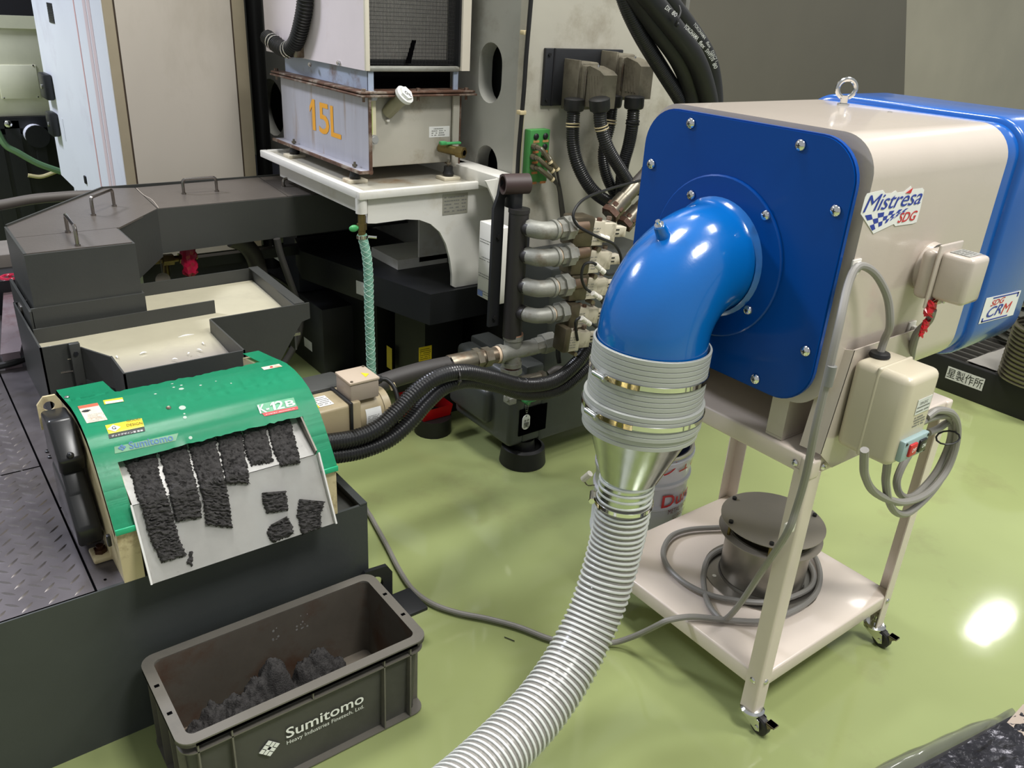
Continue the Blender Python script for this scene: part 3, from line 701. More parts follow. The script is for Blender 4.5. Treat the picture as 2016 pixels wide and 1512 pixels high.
for px, py, L in ((232, 705, .02), (275, 697, .022), (350, 707, .015), (402, 678, .02), (398, 690, .02), (370, 697, .01), (90, 688, .03), (350, 664, .05)):
    p = Zp(px, py, .6165); a = rr.uniform(0, 3); g.tube([p, p+Vector((math.cos(a), math.sin(a), 0))*L*.5+Vector((0, .004, 0)), p+Vector((math.cos(a), math.sin(a), 0))*L], lambda t_: .0025*math.sin(PI*min(.95, max(.05, t_))), 6, sub=3)
solo(g, 'foam_streak', whitep, 'white foam streaks floating on the coolant by the spout', 'foam', kind='stuff')

# ================================================================== trough cover
TC = .873; TB = .715
tr = thing('coolant_trough', 'black covered coolant trough with chrome handles, running to the grinding machine', 'trough', (.9, 3.1, TZ))
def block(g, pts, z0, z1): g.prism([(x, y, z0) for x, y in pts], (0, 0, z1-z0))
g = G(); g.box(.294, .594, 2.640, 2.648, .700, TC-.003); g.box(.586, .594, 2.648, 2.84, .700, TC-.003); g.box(.294, .302, 2.648, 2.985, .66, TC); build(g, 'end_box', dark, tr)
g = G(); g.box(.284, .600, 2.632, 2.640, .615, .712); g.box(.592, .600, 2.64, 2.87, .615, .712); g.box(.278, .286, 2.632, 2.98, .63, .705); build(g, 'lower_skirt', dark, tr)
g = G(); block(g, [(.302, 2.648), (.588, 2.648), (.588, 2.835), (.302, 2.835)], TC-.006, TC); build(g, 'lid', lidm, tr)
g = G(); block(g, [(.302, 2.838), (.598, 2.838), (.773, 3.045), (.793, 3.41), (.683, 3.443), (.300, 2.985)], TC-.006, TC); build(g, 'lid', lidm, tr)
g = G(); block(g, [(.776, 3.045), (1.26, 3.055), (1.295, 3.435), (.796, 3.41)], TC-.006, TC); build(g, 'lid', lidm, tr)
g = G(); block(g, [(1.263, 3.055), (1.80, 3.055), (1.80, 3.43), (1.298, 3.435)], TC-.006, TC); build(g, 'lid', lidm, tr)
g = G(); wall(g, (.594, 2.838), (.773, 3.042), .66, TC-.002, .006, .70); wall(g, (.773, 3.042), (1.80, 3.052), .711, TC-.002, .006, .724); build(g, 'front_panel', dark, tr)
g = G(); wall(g, (.683, 3.445), (.298, 2.987), .70, TC+.006, .006); wall(g, (1.80, 3.438), (.683, 3.445), .70, TC+.006, .006); build(g, 'back_panel', dark, tr)
g = G(); block(g, [(.60, 2.85), (.78, 3.06), (1.80, 3.06), (1.80, 3.42), (.70, 3.42), (.31, 2.98), (.31, 2.66), (.58, 2.66)], .712, .718); build(g, 'trough_floor', dark3, tr)
g = G(); g.tube([Zp(312, 409, TC+.001), Zp(299, 393, TC+.001), Zp(283, 384, TC+.001), Zp(269, 371, TC+.001)], .0014, 5, sub=3); build(g, 'scraped_seam', mat('scraped_seam', (170, 160, 146), .5), tr)
def handle(px0, py0, px1, py1, hgt=.042, label=None):
    a = Zp(px0, py0, TC); b = Zp(px1, py1, TC); d = (b-a).normalized(); r = .012; g = G()
    P = [a, a+Zv*(hgt-r)]
    for k in range(1, 5): t_ = PI/2*k/4; P.append(a+Zv*(hgt-r)+Zv*r*math.sin(t_)+d*r*(1-math.cos(t_)))
    Q = [b, b+Zv*(hgt-r)]
    for k in range(1, 5): t_ = PI/2*k/4; Q.append(b+Zv*(hgt-r)+Zv*r*math.sin(t_)-d*r*(1-math.cos(t_)))
    g.tube(P+Q[::-1], .0056, 10)
    for p in (a, b): g.cyl(p, p+Zv*.006, .0085)
    return build(g, 'handle', mat('bright_handle_steel', (150, 144, 138), .2, metal=1), tr)
handle(153, 484, 134, 458, .058); handle(184, 424, 225, 406, .060); handle(362, 382, 427, 377, .055); handle(558, 367, 590, 364, .03)
# ================================================================== machine column with its holes
col = thing('machine_column', 'tall grey cast column of the grinding machine with oval holes', 'machine', (2.2, 2.8, 0))
CU, CV = 1.84, 2.345
g = G(); fo = U1 = None
holes = [oval(2.556, 1.366, .142, .205), oval(2.556, 1.012, .142, .205), oval(4.60, 1.0, .36, .30), oval(3.55, 1.366, .142, .205)]
g.holed([(CV+.05, .55), (7.2, .55), (7.2, 3.4), (CV+.05, 3.4)], holes, (CU, 0, 0), Y, Zv, .06); build(g, 'side_casting', colgrey, col)
g = G(); g.prism([(CU, CV, .60), (2.42, CV, .60), (2.52, CV, 1.0), (2.64, CV, 1.32), (2.28, CV, 2.3), (2.2, CV, 3.4), (CU, CV, 3.4)], (0, .05, 0)); build(g, 'front_casting', collight, col)
g = G(); g.prism([(2.42, CV+.05, .6), (2.52, CV+.05, 1.0), (2.66, CV+.05, 1.32), (2.66, CV+.05, 3.4), (3.0, 2.9, 3.4), (3.0, 2.9, .6)], (0, .02, 0)); build(g, 'return_casting', colgrey, col)
g = G(); g.box(CU+.12, CU+.13, CV+.06, 7, .55, 3.4); build(g, 'hole_shade_sheet', dark2, col)  # dark sheet put behind the holes as the shade inside the column
g = G(); g.tube([(CU-.001, CV+.003, z) for z in (.6, 1.5, 3.4)], .004, 6); build(g, 'corner_seam', mat('yellowed_sealant', (176, 166, 132), .6), col)
for a, b in (((1131, 0), (1180, 90)),):
    pass
# cable and clips on the corner
g = G(); g.tube([Up(x, y, CU-.012) for x, y in ((1047, -20), (1042, 40), (1036, 110), (1032, 170), (1027, 230), (1021, 300), (1017, 370))], .0075, 8, sub=4)
cc = solo(g, 'column_cable', black, 'black cable clipped down the corner of the grey column', 'cable')
for (x, y) in ((1036, 64), (1029, 221)):
    p = Up(x, y, CU-.006); g = G(); g.box(p.x-.02, p.x+.006, p.y-.014, p.y+.010, p.z-.007, p.z+.007, .002); build(g, 'cable_clip', tiebr, cc)

# ================================================================== machine base casting
mb = thing('machine_bed', 'dark machine bed casting with a square recess, on a round black foot', 'machine', (2.0, 2.3, 0))
BU, BV = 1.655, 2.085
g = G(); g.box(1.795, 2.35, BV, CV-.002, .10, .775, .012, 2); g.box(1.72, 1.81, BV+.004, 2.45, .11, .42, .01, 2); build(g, 'base_casting', dark2, mb)
g = G(); g.box(BU, 1.73, BV+.002, 2.45, .105, .40, .02, 3); g.box(BU-.03, 1.70, 2.20, 2.45, .16, .30, .02, 3); build(g, 'side_casting', dark2, mb)
a = Vp(1020, 863, BV); b = Vp(1078, 792, BV)
g = G(); g.box(a.x, b.x, BV-.002, BV+.004, a.z+.006, b.z, .004); build(g, 'recess', blackhole, mb)  # flat black patch painted as the shade inside the recess
g = G(); g.lathe((1.765, 2.135, 0), Zv, [(0, 0), (.088, 0), (.090, .004), (.082, .068), (.070, .075), (.070, .066), (.045, .064), (.04, .10), (0, .10)], 32); build(g, 'levelling_foot', black, mb)
g = G(); g.cyl((1.60, 2.52, 0), (1.60, 2.52, .07), .075); build(g, 'levelling_foot', black, mb)
p = Vp(1004, 786, BV-.02)
g = G(); g.box(p.x-.016, p.x+.016, BV-.04, BV, p.z-.014, p.z+.012, .004); g.cyl((p.x-.02, BV-.025, p.z+.01), (p.x+.02, BV-.025, p.z+.01), .010); build(g, 'drain_cock', galv, mb)
p = Vp(1040, 786, BV-.03); g = G(); g.box(p.x-.026, p.x+.026, BV-.05, BV-.02, p.z-.006, p.z+.006, .005); g.cyl((p.x, BV-.035, p.z-.014), (p.x, BV, p.z-.014), .009); build(g, 'cock_handle', greenp, mb)
tg = thing('valve_tag', 'white oval tag hanging on a chain before the square recess', 'tag', Vp(1036, 845, BV-.05))
p = Vp(1036, 831, BV-.045); g = G(); g.holed(oval(0, 0, .034, .060, 10), [circ(0, .023, .0035, 10)], p, X, Zv, -.002); build(g, 'tag_plate', wlab, tg)
text('開', tg, blackp, p+Vector((-.0105, -.0025, -.022)), X, Zv, .021, .022, bold=.02); text('常 時', tg, blackp, p+Vector((-.011, -.0025, .003)), X, Zv, .022, .009, bold=.02)
for dx in (-.002, .006):
    g = G(); q0 = p+Vector((0, 0, .023)); q1 = Vp(1036+dx*900, 790, BV-.04)
    for k in range(9): g.sphere(q0.lerp(q1, k/8), .0016, n=6)
    build(g, 'ball_chain', chrome, tg)['kind'] = 'stuff'

# ================================================================== dark housings behind the hoses
sl = thing('way_cover', 'flat black machine housing ledge under the white oil unit table', 'machine', (1.9, 3.0, 0))
k1 = Zp(847, 580, .6); k2 = Zp(592, 494, .6)
g = G(); g.prism([(k1.x, k1.y, .478), (k2.x, k2.y, .478), (k2.x+.06, 3.42, .478), (1.835, 3.42, .478), (1.835, k1.y, .478)], (0, 0, .122)); build(g, 'ledge', dark3, sl)
g = G(); g.box(1.62, 1.80, 2.62, 2.86, 0, .478); build(g, 'pedestal', mat('near_black_paint', (22, 23, 24), .45), sl)
g = G(); g.box(1.60, 1.83, 2.98, 3.6, 0, .478); build(g, 'pedestal', MATS['near_black_paint'], sl)
g = G(); g.box(1.86, 1.9, 2.42, 7.0, .0, .55); build(g, 'lower_skirt', MATS['near_black_paint'], col)
pz = .478-.003; 
a = Vp(712, 575, 2.9); pp = Vector((k2.x, k2.y, 0)); dd = Vector((k1.x-k2.x, k1.y-k2.y, 0)).normalized(); nn_ = Vector((dd.y, -dd.x, 0))
q0 = Hp(702, 568, pp, nn_); decal(sl, wlab, q0+nn_*.001-Zv*.02, dd, Zv, .075, .055, 'label')
q0 = Up(761, 722, 1.615)
for (px, py, w, h, uvp) in ((761, 722, .03, .10, 'u'), (826, 713, .06, .06, 'v')):
    if uvp == 'u': q0 = Up(px, py, 1.596); decal(sl, yellow, (1.598, q0.y, q0.z), -Y, Zv, .045, .10, 'warning_label')
    else: q0 = Vp(px, py, 2.612); decal(sl, yellow, (q0.x, 2.618, q0.z), X, Zv, w, h, 'warning_label'); scribble(sl, blackp, (q0.x+.004, 2.6165, q0.z+.004), X, Zv, w-.01, h-.01, 6, lw=.25)
hb = thing('chip_box', 'low black box with a small label, on the floor left of the green hose', 'box', (1.8, 3.6, 0))
g = G(); g.box(1.452, 1.84, 3.21, 4.3, .0, .325, .004); build(g, 'body', dark3, hb)
q0 = Up(599, 676, 1.45); decal(hb, wlab, (1.451, q0.y, q0.z-.012), -Y, Zv, .085, .045, 'label')
h2 = thing('pump_housing', 'dark housing with a white label below the trough cover', 'machine', (1.8, 4, 0))
g = G(); g.prism([(1.50, 3.62, .58), (1.50, 4.9, .36), (1.50, 4.9, .70), (1.50, 3.62, .70)], (.33, 0, 0)); g.box(1.46, 1.83, 3.46, 3.62, .33, .71); build(g, 'body', mat('blue_black_paint', (40, 42, 52), .4), h2)
q0 = Vp(537, 487, 3.455); 
for (px, py) in ((537, 503),): q0 = Up(px, py, 1.455); decal(h2, wlab, (1.457, q0.y+.0, q0.z-.01), -Y, Zv, .07, .06, 'label')
rd = thing('red_tray', 'red plastic tray on the floor behind the corrugated conduits', 'tray', (1.66, 2.6, 0))
g = G(); b_ = [(1.545, 2.50), (1.655, 2.50), (1.655, 2.66), (1.545, 2.66)]
g.sheet([[(x+(1.60-x)*-.25*s_, y+(2.58-y)*-.25*s_, z) for x, y in b_+[b_[0]]] for z, s_ in ((.004, 0), (.12, 1))], .004); g.box(1.545, 1.655, 2.50, 2.66, .0, .005); build(g, 'tray_body', redp, rd)

# ================================================================== oil unit table
TBZ = 1.0
tbn = thing('unit_table', 'white steel table bracket carrying the oil unit, bolted to the grey column', 'table', (1.55, 2.9, .6))
g = G(); g.box(1.30, 1.835, 2.50, 3.32, .985, .992); build(g, 'table_top', mat('oily_table_top', (186, 182, 168), .22, var=.05, dirt=(150, 120, 84), dscale=5, damt=.28), tbn)
for bx in ((1.272, 1.835, 2.478, 2.50), (1.272, 1.30, 2.50, 3.34), (1.30, 1.835, 3.32, 3.34)):
    g = G(); g.box(*bx, .975, 1.002, .003); build(g, 'table_lip', white, tbn)
g = G(); g.box(1.335, 1.345, 2.51, 3.30, .90, .976); build(g, 'apron', white, tbn)
px = [(724, 390), (724, 440), (740, 440), (800, 432), (826, 433), (848, 441), (866, 457), (878, 480), (886, 510), (890, 540), (890, 563), (896, 570), (941, 562), (944, 455), (996, 440), (996, 352)]
g = G(); pts = [Vp(x, y, 2.505) for x, y in px]; g.prism([(p.x, 2.505, max(.602, p.z)) for p in pts], (0, .012, 0)); build(g, 'arch_bracket', white, tbn)
g = G(); g.box(1.752, 1.838, 2.34, 3.3, .99, 1.04, .003); build(g, 'wall_rail', white, tbn)
g = G(); g.prism([(1.70, 2.36, 1.03), (1.838, 2.36, 1.04), (1.838, 2.36, .80), (1.80, 2.36, .82), (1.74, 2.36, .96)], (0, .01, 0)); build(g, 'gusset', white, tbn)
g = G(); g.box(1.70, 1.835, 2.80, 2.812, .62, .97); g.box(1.60, 1.835, 2.80, 3.02, .601, .64); build(g, 'rear_bracket', white, tbn)
q0 = Vp(871, 424, 2.504); q1 = Vp(920, 416, 2.504)
w_ = q1.x-q0.x; decal(tbn, mat('aluminium_plate', (176, 174, 160), .35, metal=.4), (q0.x, 2.504, q0.z), X, Zv, w_, .075, 'nameplate'); scribble(tbn, greyprint, (q0.x+.006, 2.5035, q0.z+.006), X, Zv, w_-.012, .063, 5, lw=.3, seed=9)
g = G(); g.cyl((1.292, 2.505, .925), (1.292, 2.505, .98), .020); build(g, 'drain_stub', white, tbn)
g = G(); g.cyl((1.292, 2.505, .885), (1.292, 2.505, .927), .013); g.cyl((1.292, 2.505, .868), (1.292, 2.505, .89), .017, n=6); g.cyl((1.292, 2.505, .845), (1.292, 2.505, .87), .013); build(g, 'drain_valve', brass, tbn)
g = G(); g.sphere((1.262, 2.505, .876), .02, .9, .35, .6, 10); g.cyl((1.28, 2.505, .876), (1.262, 2.505, .876), .006); build(g, 'valve_handle', greenv, tbn)
P = [Vector((1.292, 2.505, .852))]+[Vp(x, y, 2.50) for x, y in ((724, 520), (727, 620), (730, 700), (732, 760))]
g = G(); g.tube(P, .0165, 14, sub=4)
dh = solo(g, 'drain_hose', tealhose, 'translucent green braided hose hanging from the table drain valve', 'hose')
g = G()
PP = resample(catmull(P, 6), .004)
for s_ in (1, -1):
    for k in range(3):
        g.tube([c+Vector((math.cos(s_*i*.42+k*2*PI/3), math.sin(s_*i*.42+k*2*PI/3), 0))*.0168 for i, c in enumerate(PP)], .0008, 3)
build(g, 'braid', mat('braid_thread', (196, 222, 206), .5), dh)['kind'] = 'stuff'
g = G(); g.lathe((1.292, 2.505, .838), Zv, [(.019, 0), (.019, .012)], 16); g.cyl((1.31, 2.495, .845), (1.335, 2.48, .843), .005, n=6); build(g, 'hose_clamp', chrome, dh)

# ================================================================== oil unit
ou = thing('oil_unit', 'rust-streaked grey oil tank marked 15L with an upright cooler housing, on the white table', 'machine', (1.55, 2.95, .99))
A0, A1, B0, B1 = 1.382, 1.765, 2.633, 3.34
for (u, v) in ((1.36, 2.68), (1.36, 3.20), (1.70, 2.60), (1.72, 3.2)):
    g = G(); g.box(u-.035, u+.035, v-.03, v+.03, .992, 1.004, .002); build(g, 'foot_pad', mat('stained_pad', (206, 198, 176), .5, dirt=(150, 110, 70), dscale=12, damt=.3), ou)
    g = G(); g.lathe((u, v, 1.004), Zv, [(0, 0), (.019, 0), (.021, .01), (.017, .02), (.017, .036), (0, .036)], 16); f_ = build(g, 'rubber_mount', black, ou)
    g = G(); g.cyl((u, v, 1.04), (u, v, 1.062), .0045, n=8); g.cyl((u, v, 1.046), (u, v, 1.054), .009, n=6); build(g, 'mount_stud', hexm, f_)
g = G(); g.box(A0+.004, A1-.02, B0+.012, B1-.03, 1.045, 1.288, .006); build(g, 'tank_body', tankgrey, ou)
lavp = mat('tank_end_paint', (176, 176, 184), .4, var=.05, dirt=(150, 130, 112), dscale=5, damt=.22, stretch=(1, 5, .6))
g = G(); g.box(A0-.004, A0+.004, B0-.03, B1, 1.04, 1.288); g.box(A0-.04, A0+.004, B0-.03, B1+.02, 1.036, 1.042); ep = build(g, 'end_plate', lavp, ou)
g = G(); g.box(A0-.005, A0+.005, B0-.034, B0-.026, 1.03, 1.289); g.box(A0-.046, A0+.006, B0-.036, B0-.028, 1.034, 1.044); g.box(A0-.046, A0-.038, B0-.03, B1+.02, 1.034, 1.044); build(g, 'rusted_edge', rust, ep)
g = G(); g.box(A1-.018, A1-.012, B0, B1, 1.03, 1.288); g.box(A1-.03, A1, B0-.004, B0+.004, 1.03, 1.288); ep = build(g, 'end_plate', tankgrey, ou)
g = G(); g.box(A1-.003, A1+.003, B0-.006, B0+.004, 1.03, 1.289); g.box(A1-.02, A1+.045, B0+.01, B0+.06, 1.032, 1.04); build(g, 'rusted_edge', rust, ep)
g = G(); g.box(A0-.04, A1+.045, B0-.045, B1+.02, 1.286, 1.293, .002); g.box(A0-.035, A1+.04, B0-.04, B1+.02, 1.296, 1.303, .002); build(g, 'flange', rust, ou)
for (u, v) in ((A0-.02, B0-.025), (A0-.02, B1), (A1+.01, B0-.025), ((A0+A1)/2, B0-.025)):
    g = G(); g.cyl((u, v, 1.303), (u, v, 1.312), .008, n=6); g.cyl((u, v, 1.27), (u, v, 1.287), .005, n=8); build(g, 'flange_bolt', rust, ou)
g = G(); g.box(A0+.01, A0+.018, B0+.0, B1-.02, 1.303, 1.38); g.box(A0+.01, A0+.03, B0-.004, B0+.004, 1.303, 1.38); g.box(A1-.03, A1-.01, B0+.0, B0+.006, 1.303, 1.38); build(g, 'neck_frame', mat('neck_paint', (164, 176, 196), .4, dirt=(110, 80, 60), dscale=9, damt=.25), ou)
g = G(); g.box(A0+.02, A1-.012, B0+.05, B1-.02, 1.303, 1.38); build(g, 'neck_shade_block', blackhole, ou)  # solid black block painted in as the shade of the open neck
HB = 1.368
g = G(); g.box(A0-.012, A0-.006, B0-.02, B1+.11, HB, 2.2); lp = build(g, 'housing_side', mat('housing_side_paint', (222, 212, 214), .38, var=.03, dirt=(204, 190, 188), dscale=3, damt=.2), ou)
g = G(); g.box(A0-.012, A0+.004, B0-.03, B0-.018, HB, 2.2, .002); build(g, 'housing_post', offwhite, ou)
g = G(); g.prism([(A1-.01, B0-.022, HB), (A1+.024, B0-.022, HB), (A1+.024, B0-.016, HB), (A1-.004, B0+.03, HB), (A1-.01, B0+.03, HB)], (0, 0, .83)); build(g, 'housing_post', offwhite, ou)
g = G(); g.box(A0-.006, A1+.02, B0+.12, B1+.10, HB+.01, 2.2); build(g, 'housing_body', dark3, ou)
g = G(); g.box(A0+.012, A1-.012, B0+.07, B0+.10, HB+.03, 2.2); build(g, 'filter_panel', filt, ou)
g = G(); g.box(A0+.004, A1-.012, B0-.014, B0+.01, HB-.004, HB+.014, .006); build(g, 'bottom_rail', galv, ou)
for xs in ((A0+.004, A0+.010), (A1-.018, A1-.010)): 
    g = G(); g.box(*xs, B0-.012, B0+.06, HB+.014, 2.2); build(g, 'grille_frame', dark3, ou)
g = G()
for k in range(66):
    x = A0+.012+(A1-A0-.03)*k/65; g.box(x-.0008, x+.0008, B0+.018, B0+.0195, HB+.016, 2.0)
for k in range(48):
    z = HB+.018+k*.0125; g.box(A0+.012, A1-.018, B0+.0195, B0+.021, z-.0007, z+.0007)
build(g, 'grille_mesh', meshw, ou)['kind'] = 'stuff'
q0 = Vp(803, 125, B0+.01); q1 = Vp(814, 79, B0+.01); g = G(); g.prism([(q0.x-.01, B0+.008, q0.z), (q0.x+.010, B0+.008, q0.z), (q1.x+.010, B0+.008, q1.z), (q1.x-.006, B0+.008, q1.z)], (0, .003, 0)); build(g, 'paper_streamer', blackhole, ou)
for (x, y) in ((668, 124), (612, 127), (543, 97)):
    p = Up(x, y, A0-.013); g = G(); g.cyl(p, p-X*.006, .008, n=6); g.cyl(p-X*.006, p-X*.009, .005); build(g, 'side_bolt', chrome, ou)
# 15L
p0 = Up(615, 254, A0-.0045); p1 = Up(672, 270, A0-.0045)
for s_, a_, b_, t_ in (('1', (614, 256), (622, 256), 196), ('5', (629, 263), (649, 266), 203), ('L', (652, 270), (672, 273), 210)):
    pa = Up(*a_, A0-.0046); pb = Up(*b_, A0-.0046); pt = Up(a_[0], t_, A0-.0046)
    if s_ == '1': one(ou, orange, Vector((A0-.0046, pa.y+.01, (pa.z+pb.z)/2)), -Y, Zv, pa.y-pb.y+.01, pt.z-pa.z); continue
    text(s_, ou, orange, (A0-.0046, pa.y, (pa.z+pb.z)/2), -Y, Zv, pa.y-pb.y, pt.z-pa.z, bold=.01)
# sight gauge
pa = Vp(723, 272, B0-.006); pb = Vp(738, 190, B0-.006)
g = G(); g.box(pa.x+.001, pb.x+.004, B0-.006, B0+.012, pa.z, pb.z, .002); gs = build(g, 'sight_gauge', mat('yellowed_acrylic', (214, 206, 176), .2), ou)
g = G(); xm = (pa.x+pb.x)/2+.001; g.box(xm-.004, xm+.004, B0-.007, B0-.005, pa.z+.012, pb.z-.016); build(g, 'gauge_tube', mat('lime_tube', (176, 200, 110), .3), gs)
for z in (pa.z-.004, pb.z+.004):
    g = G(); g.cyl((xm+.002, B0-.006, z), (xm+.002, B0-.024, z), .0175, n=6); g.cyl((xm+.002, B0-.024, z), (xm+.002, B0-.027, z), .011); build(g, 'gauge_bolt', mat('satin_bolt', (190, 190, 186), .35, metal=.6), gs)
# filler neck
pa = Vp(762, 222, B0+.012); d_ = Vector((.30, -.62, .62)).normalized()
g = G(); g.lathe(pa, d_, [(.023, 0), (.023, .07), (.026, .078), (.026, .095)], 20); fn = build(g, 'filler_neck', mat('olive_neck', (138, 134, 108), .4), ou)
g = G(); g.lathe(pa+d_*.09, d_, [(0, 0), (.034, 0), (.034, .012), (.0, .012)], 24); g.cyl(pa+d_*.10, pa+d_*.112, .026, n=6); build(g, 'filler_cap', wlab, fn)
ex_ = X.cross(d_).cross(d_)*-1; exx = (X-d_*X.dot(d_)).normalized(); eyy = d_.cross(exx)
text('OiL', fn, blackp, pa+d_*.1125-exx*.016-eyy*.007+exx*.001, (exx+eyy*-.35).normalized(), (eyy+exx*.35).normalized(), .030, .013, bold=.03)
pa = Vp(845, 271, B0+.01); decal(ou, wlab, (pa.x, B0+.012, pa.z), X, Zv, .088, .038, 'oil_label'); scribble(ou, greyprint, (pa.x+.01, B0+.011, pa.z+.004), X, Zv, .06, .03, 4, lw=.3, seed=2)
pa = Vp(762, 237, B0+.01); g = G(); g.box(pa.x-.006, pa.x+.006, B0+.0, B0+.014, pa.z-.004, pa.z+.004, .002); build(g, 'float_stud', tie, ou)
pa = Vp(866, 290, B0+.01); pb = pa+Vector((.03, -.07, -.005))
g = G(); g.cyl(pa, pb, .017); g.cyl(pb, pb+(pb-pa).normalized()*.03, .021, n=6); g.cyl(pb+(pb-pa).normalized()*.028, pb+(pb-pa).normalized()*.031, .013); dv = build(g, 'drain_valve', brass, ou)
g = G(); c = pa.lerp(pb, .6)+Zv*.022; g.box(c.x-.045, c.x+.045, c.y-.008, c.y+.008, c.z-.004, c.z+.006, .005); g.box(c.x-.045, c.x-.02, c.y-.010, c.y+.010, c.z-.002, c.z+.010, .004); build(g, 'valve_handle', greenv, dv)
pb2 = pb+(pb-pa).normalized()*.0312; g = G(); g.cyl(pb2, pb2+(pb-pa).normalized()*.001, .010); build(g, 'valve_bore', blackhole, dv)
# corrugated hose on the housing
P = [Up(x, y, A0-.04) for x, y in ((601, -30), (600, 10), (594, 45), (584, 80), (570, 97), (553, 94), (540, 84), (527, 74))]
g = G(); ribbed(g, catmull(P, 6), .030, .011, .0045, 12)
ch = solo(g, 'corrugated_hose', black, 'black corrugated hose with steel clamps curving up beside the cooler housing', 'hose')
for a, b in ((2, 3), (6, 7)):
    q0, q1 = P[a+1 if a == 2 else a], P[b+0]
for i in (4, 6):
    d_ = (P[i+1]-P[i-1]).normalized()
    for s_ in (-.012, .012): g = G(); g.lathe(P[i]+d_*s_-d_*.004, d_, [(.0315, 0), (.0325, .001), (.0325, .007), (.0315, .008)], 16); build(g, 'hose_clamp', chrome, ch)
p = Up(587, 105, A0-.03); g = G(); g.box(A0-.045, A0-.01, p.y-.012, p.y+.012, p.z-.015, p.z+.03, .004); build(g, 'clamp_bracket', hexm, ch)

# ================================================================== left background
cb = thing('beige_cabinet', 'tall beige cabinet with bluish white side and brown streaks, at the left rear', 'cabinet', (1.1, 4.4, 0))
QV = 3.70; QU = .832; QR = V1 = Vp(505, 345, QV).x
g = G(); g.box(QU+.045, QR-.06, QV-.004, QV+.02, .50, 3.2); build(g, 'front_door', beige, cb)
g = G(); g.box(QU, QU+.038, QV-.002, QV+.03, .50, 3.2); build(g, 'door_frame', beige_edge, cb)
g = G(); g.box(QR-.052, QR, QV, QV+.03, .50, 3.2); build(g, 'door_frame', beige_edge, cb)
g = G(); g.box(QU+.038, QU+.045, QV+.001, QV+.01, .50, 3.2); g.box(QR-.06, QR-.052, QV+.001, QV+.01, .5, 3.2); build(g, 'door_gap', mat('brown_gap', (64, 50, 36), .7), cb)
pl = Up(122, 344, QU); pl2 = Up(165, 383, QU)
g = G(); g.prism([(QU-.004, QV, .58), (QU-.004, pl2.y-.3, .58), (QU-.004, pl.y, pl.z), (QU-.004, pl.y, 3.2), (QU-.004, QV, 3.2)], (.03, 0, 0)); sd = build(g, 'side_panel', bluewhite, cb)
g = G(); g.box(QU-.002, QU+.02, pl.y-.35, pl.y-.3, .0, pl.z+.1); build(g, 'leg_frame', bluewhite, cb); g = G(); g.box(QU+.02, 1.4, QV+.03, 5.0, 0, .6); build(g, 'plinth', dark3, cb)
g = G(); g.box(QU+.03, QR, QV+.03, 5.1, .6, 3.2); build(g, 'body', dark3, cb)
for (x, w) in ((146, 1), (166, 3), (174, 3)):
    a = Up(x, 0, QU); b = Up(x+51*1.0, 380, QU); yv = a.y
    g = G(); g.box(QU-.0052, QU-.004, yv-.012*w*.8, yv+.008*w, .62, 3.2); build(g, 'rust_streak', stain if w > 2 else mat('rust_line', (190, 150, 148), .6), sd)
for (x0, y0, x1, y1) in ((87, 142, 111, 200), (101, 218, 122, 272)):
    a = Up(x0+2, y0, QU-.01); b = Up(x1, y1, QU-.01)
    g = G(); g.box(QU-.045, QU-.004, min(a.y, b.y)+.04, max(a.y, b.y)+.02, b.z, a.z, .01); so = build(g, 'socket', dark3, sd)
    c = (a+b)/2; g = G(); g.cyl((QU-.046, c.y+.02, c.z), (QU-.052, c.y+.02, c.z), .012); build(g, 'socket_latch', chrome, so)
a = Up(88, 6, QU-.01); b = Up(107, 44, QU-.01)
for k in range(8):
    z = b.z+(a.z-b.z)*k/7.; g = G(); g.box(QU-.007, QU-.004, b.y+.02, a.y-.02, z-.006, z+.004); build(g, 'louvre_slot', dark3, sd)
p = Up(167, 354, QU-.01); g = G(); g.box(QU-.012, QU-.004, p.y-.015, p.y+.015, p.z-.02, p.z+.02, .004); build(g, 'side_plug', dark3, sd)
a = Up(120, 232, QU-.005); b = Up(137, 283, QU-.005)
decal(sd, mat('faint_label', (204, 208, 216), .5), (QU-.0045, a.y, b.z), -Y, Zv, a.y-b.y-.08, a.z-b.z, 'side_label')
# black pipe between cabinet and column
g = G(); P0 = Vp(523, 345, 3.9); g.tube([(P0.x, 3.9, .3), (P0.x-.002, 3.9, 3.3)], .035, 14); solo(g, 'duct_pipe', black, 'vertical black pipe standing right of the beige cabinet', 'pipe')
g = G(); g.box(1.50, 1.56, 4.32, 7.15, .72, 3.3); solo(g, 'gap_shade_sheet', mat('shadow_black', (14, 14, 15), .8), 'black sheet standing in for shade in the gap behind the vertical black pipe', 'panel')  # black sheet added where the gap is only in shade

wc = thing('white_cabinet', 'pale cream cabinet with a riveted panel on a dark frame, far left rear', 'cabinet', (.6, 6.4, 0))
V6 = 6.0; a = Vp(-40, 220, V6); b = Vp(104, 225, V6); c = Vp(50, 42, V6)
g = G(); g.box(a.x-.3, b.x+.1, V6, V6+.5, .80, c.z, .01); build(g, 'body', mat('pale_cream_paint', (226, 226, 202), .4), wc)
g = G(); g.box(a.x-.3, b.x+.1, V6-.012, V6, c.z-.04, c.z+.03); build(g, 'top_lip', mat('pale_cream_paint', (0, 0, 0)), wc)
pa = Vp(4, 195, V6); pb = Vp(70, 128, V6); g = G(); g.box(pa.x, pb.x, V6-.006, V6, pa.z, pb.z, .002); rp_ = build(g, 'riveted_panel', MATS['pale_cream_paint'], wc)
for x, y in ((8, 193), (75, 191), (65, 129)): p = Vp(x, y, V6-.006); g = G(); g.sphere(p, .006, 1, .5, 1, 8); build(g, 'rivet', chrome, rp_)
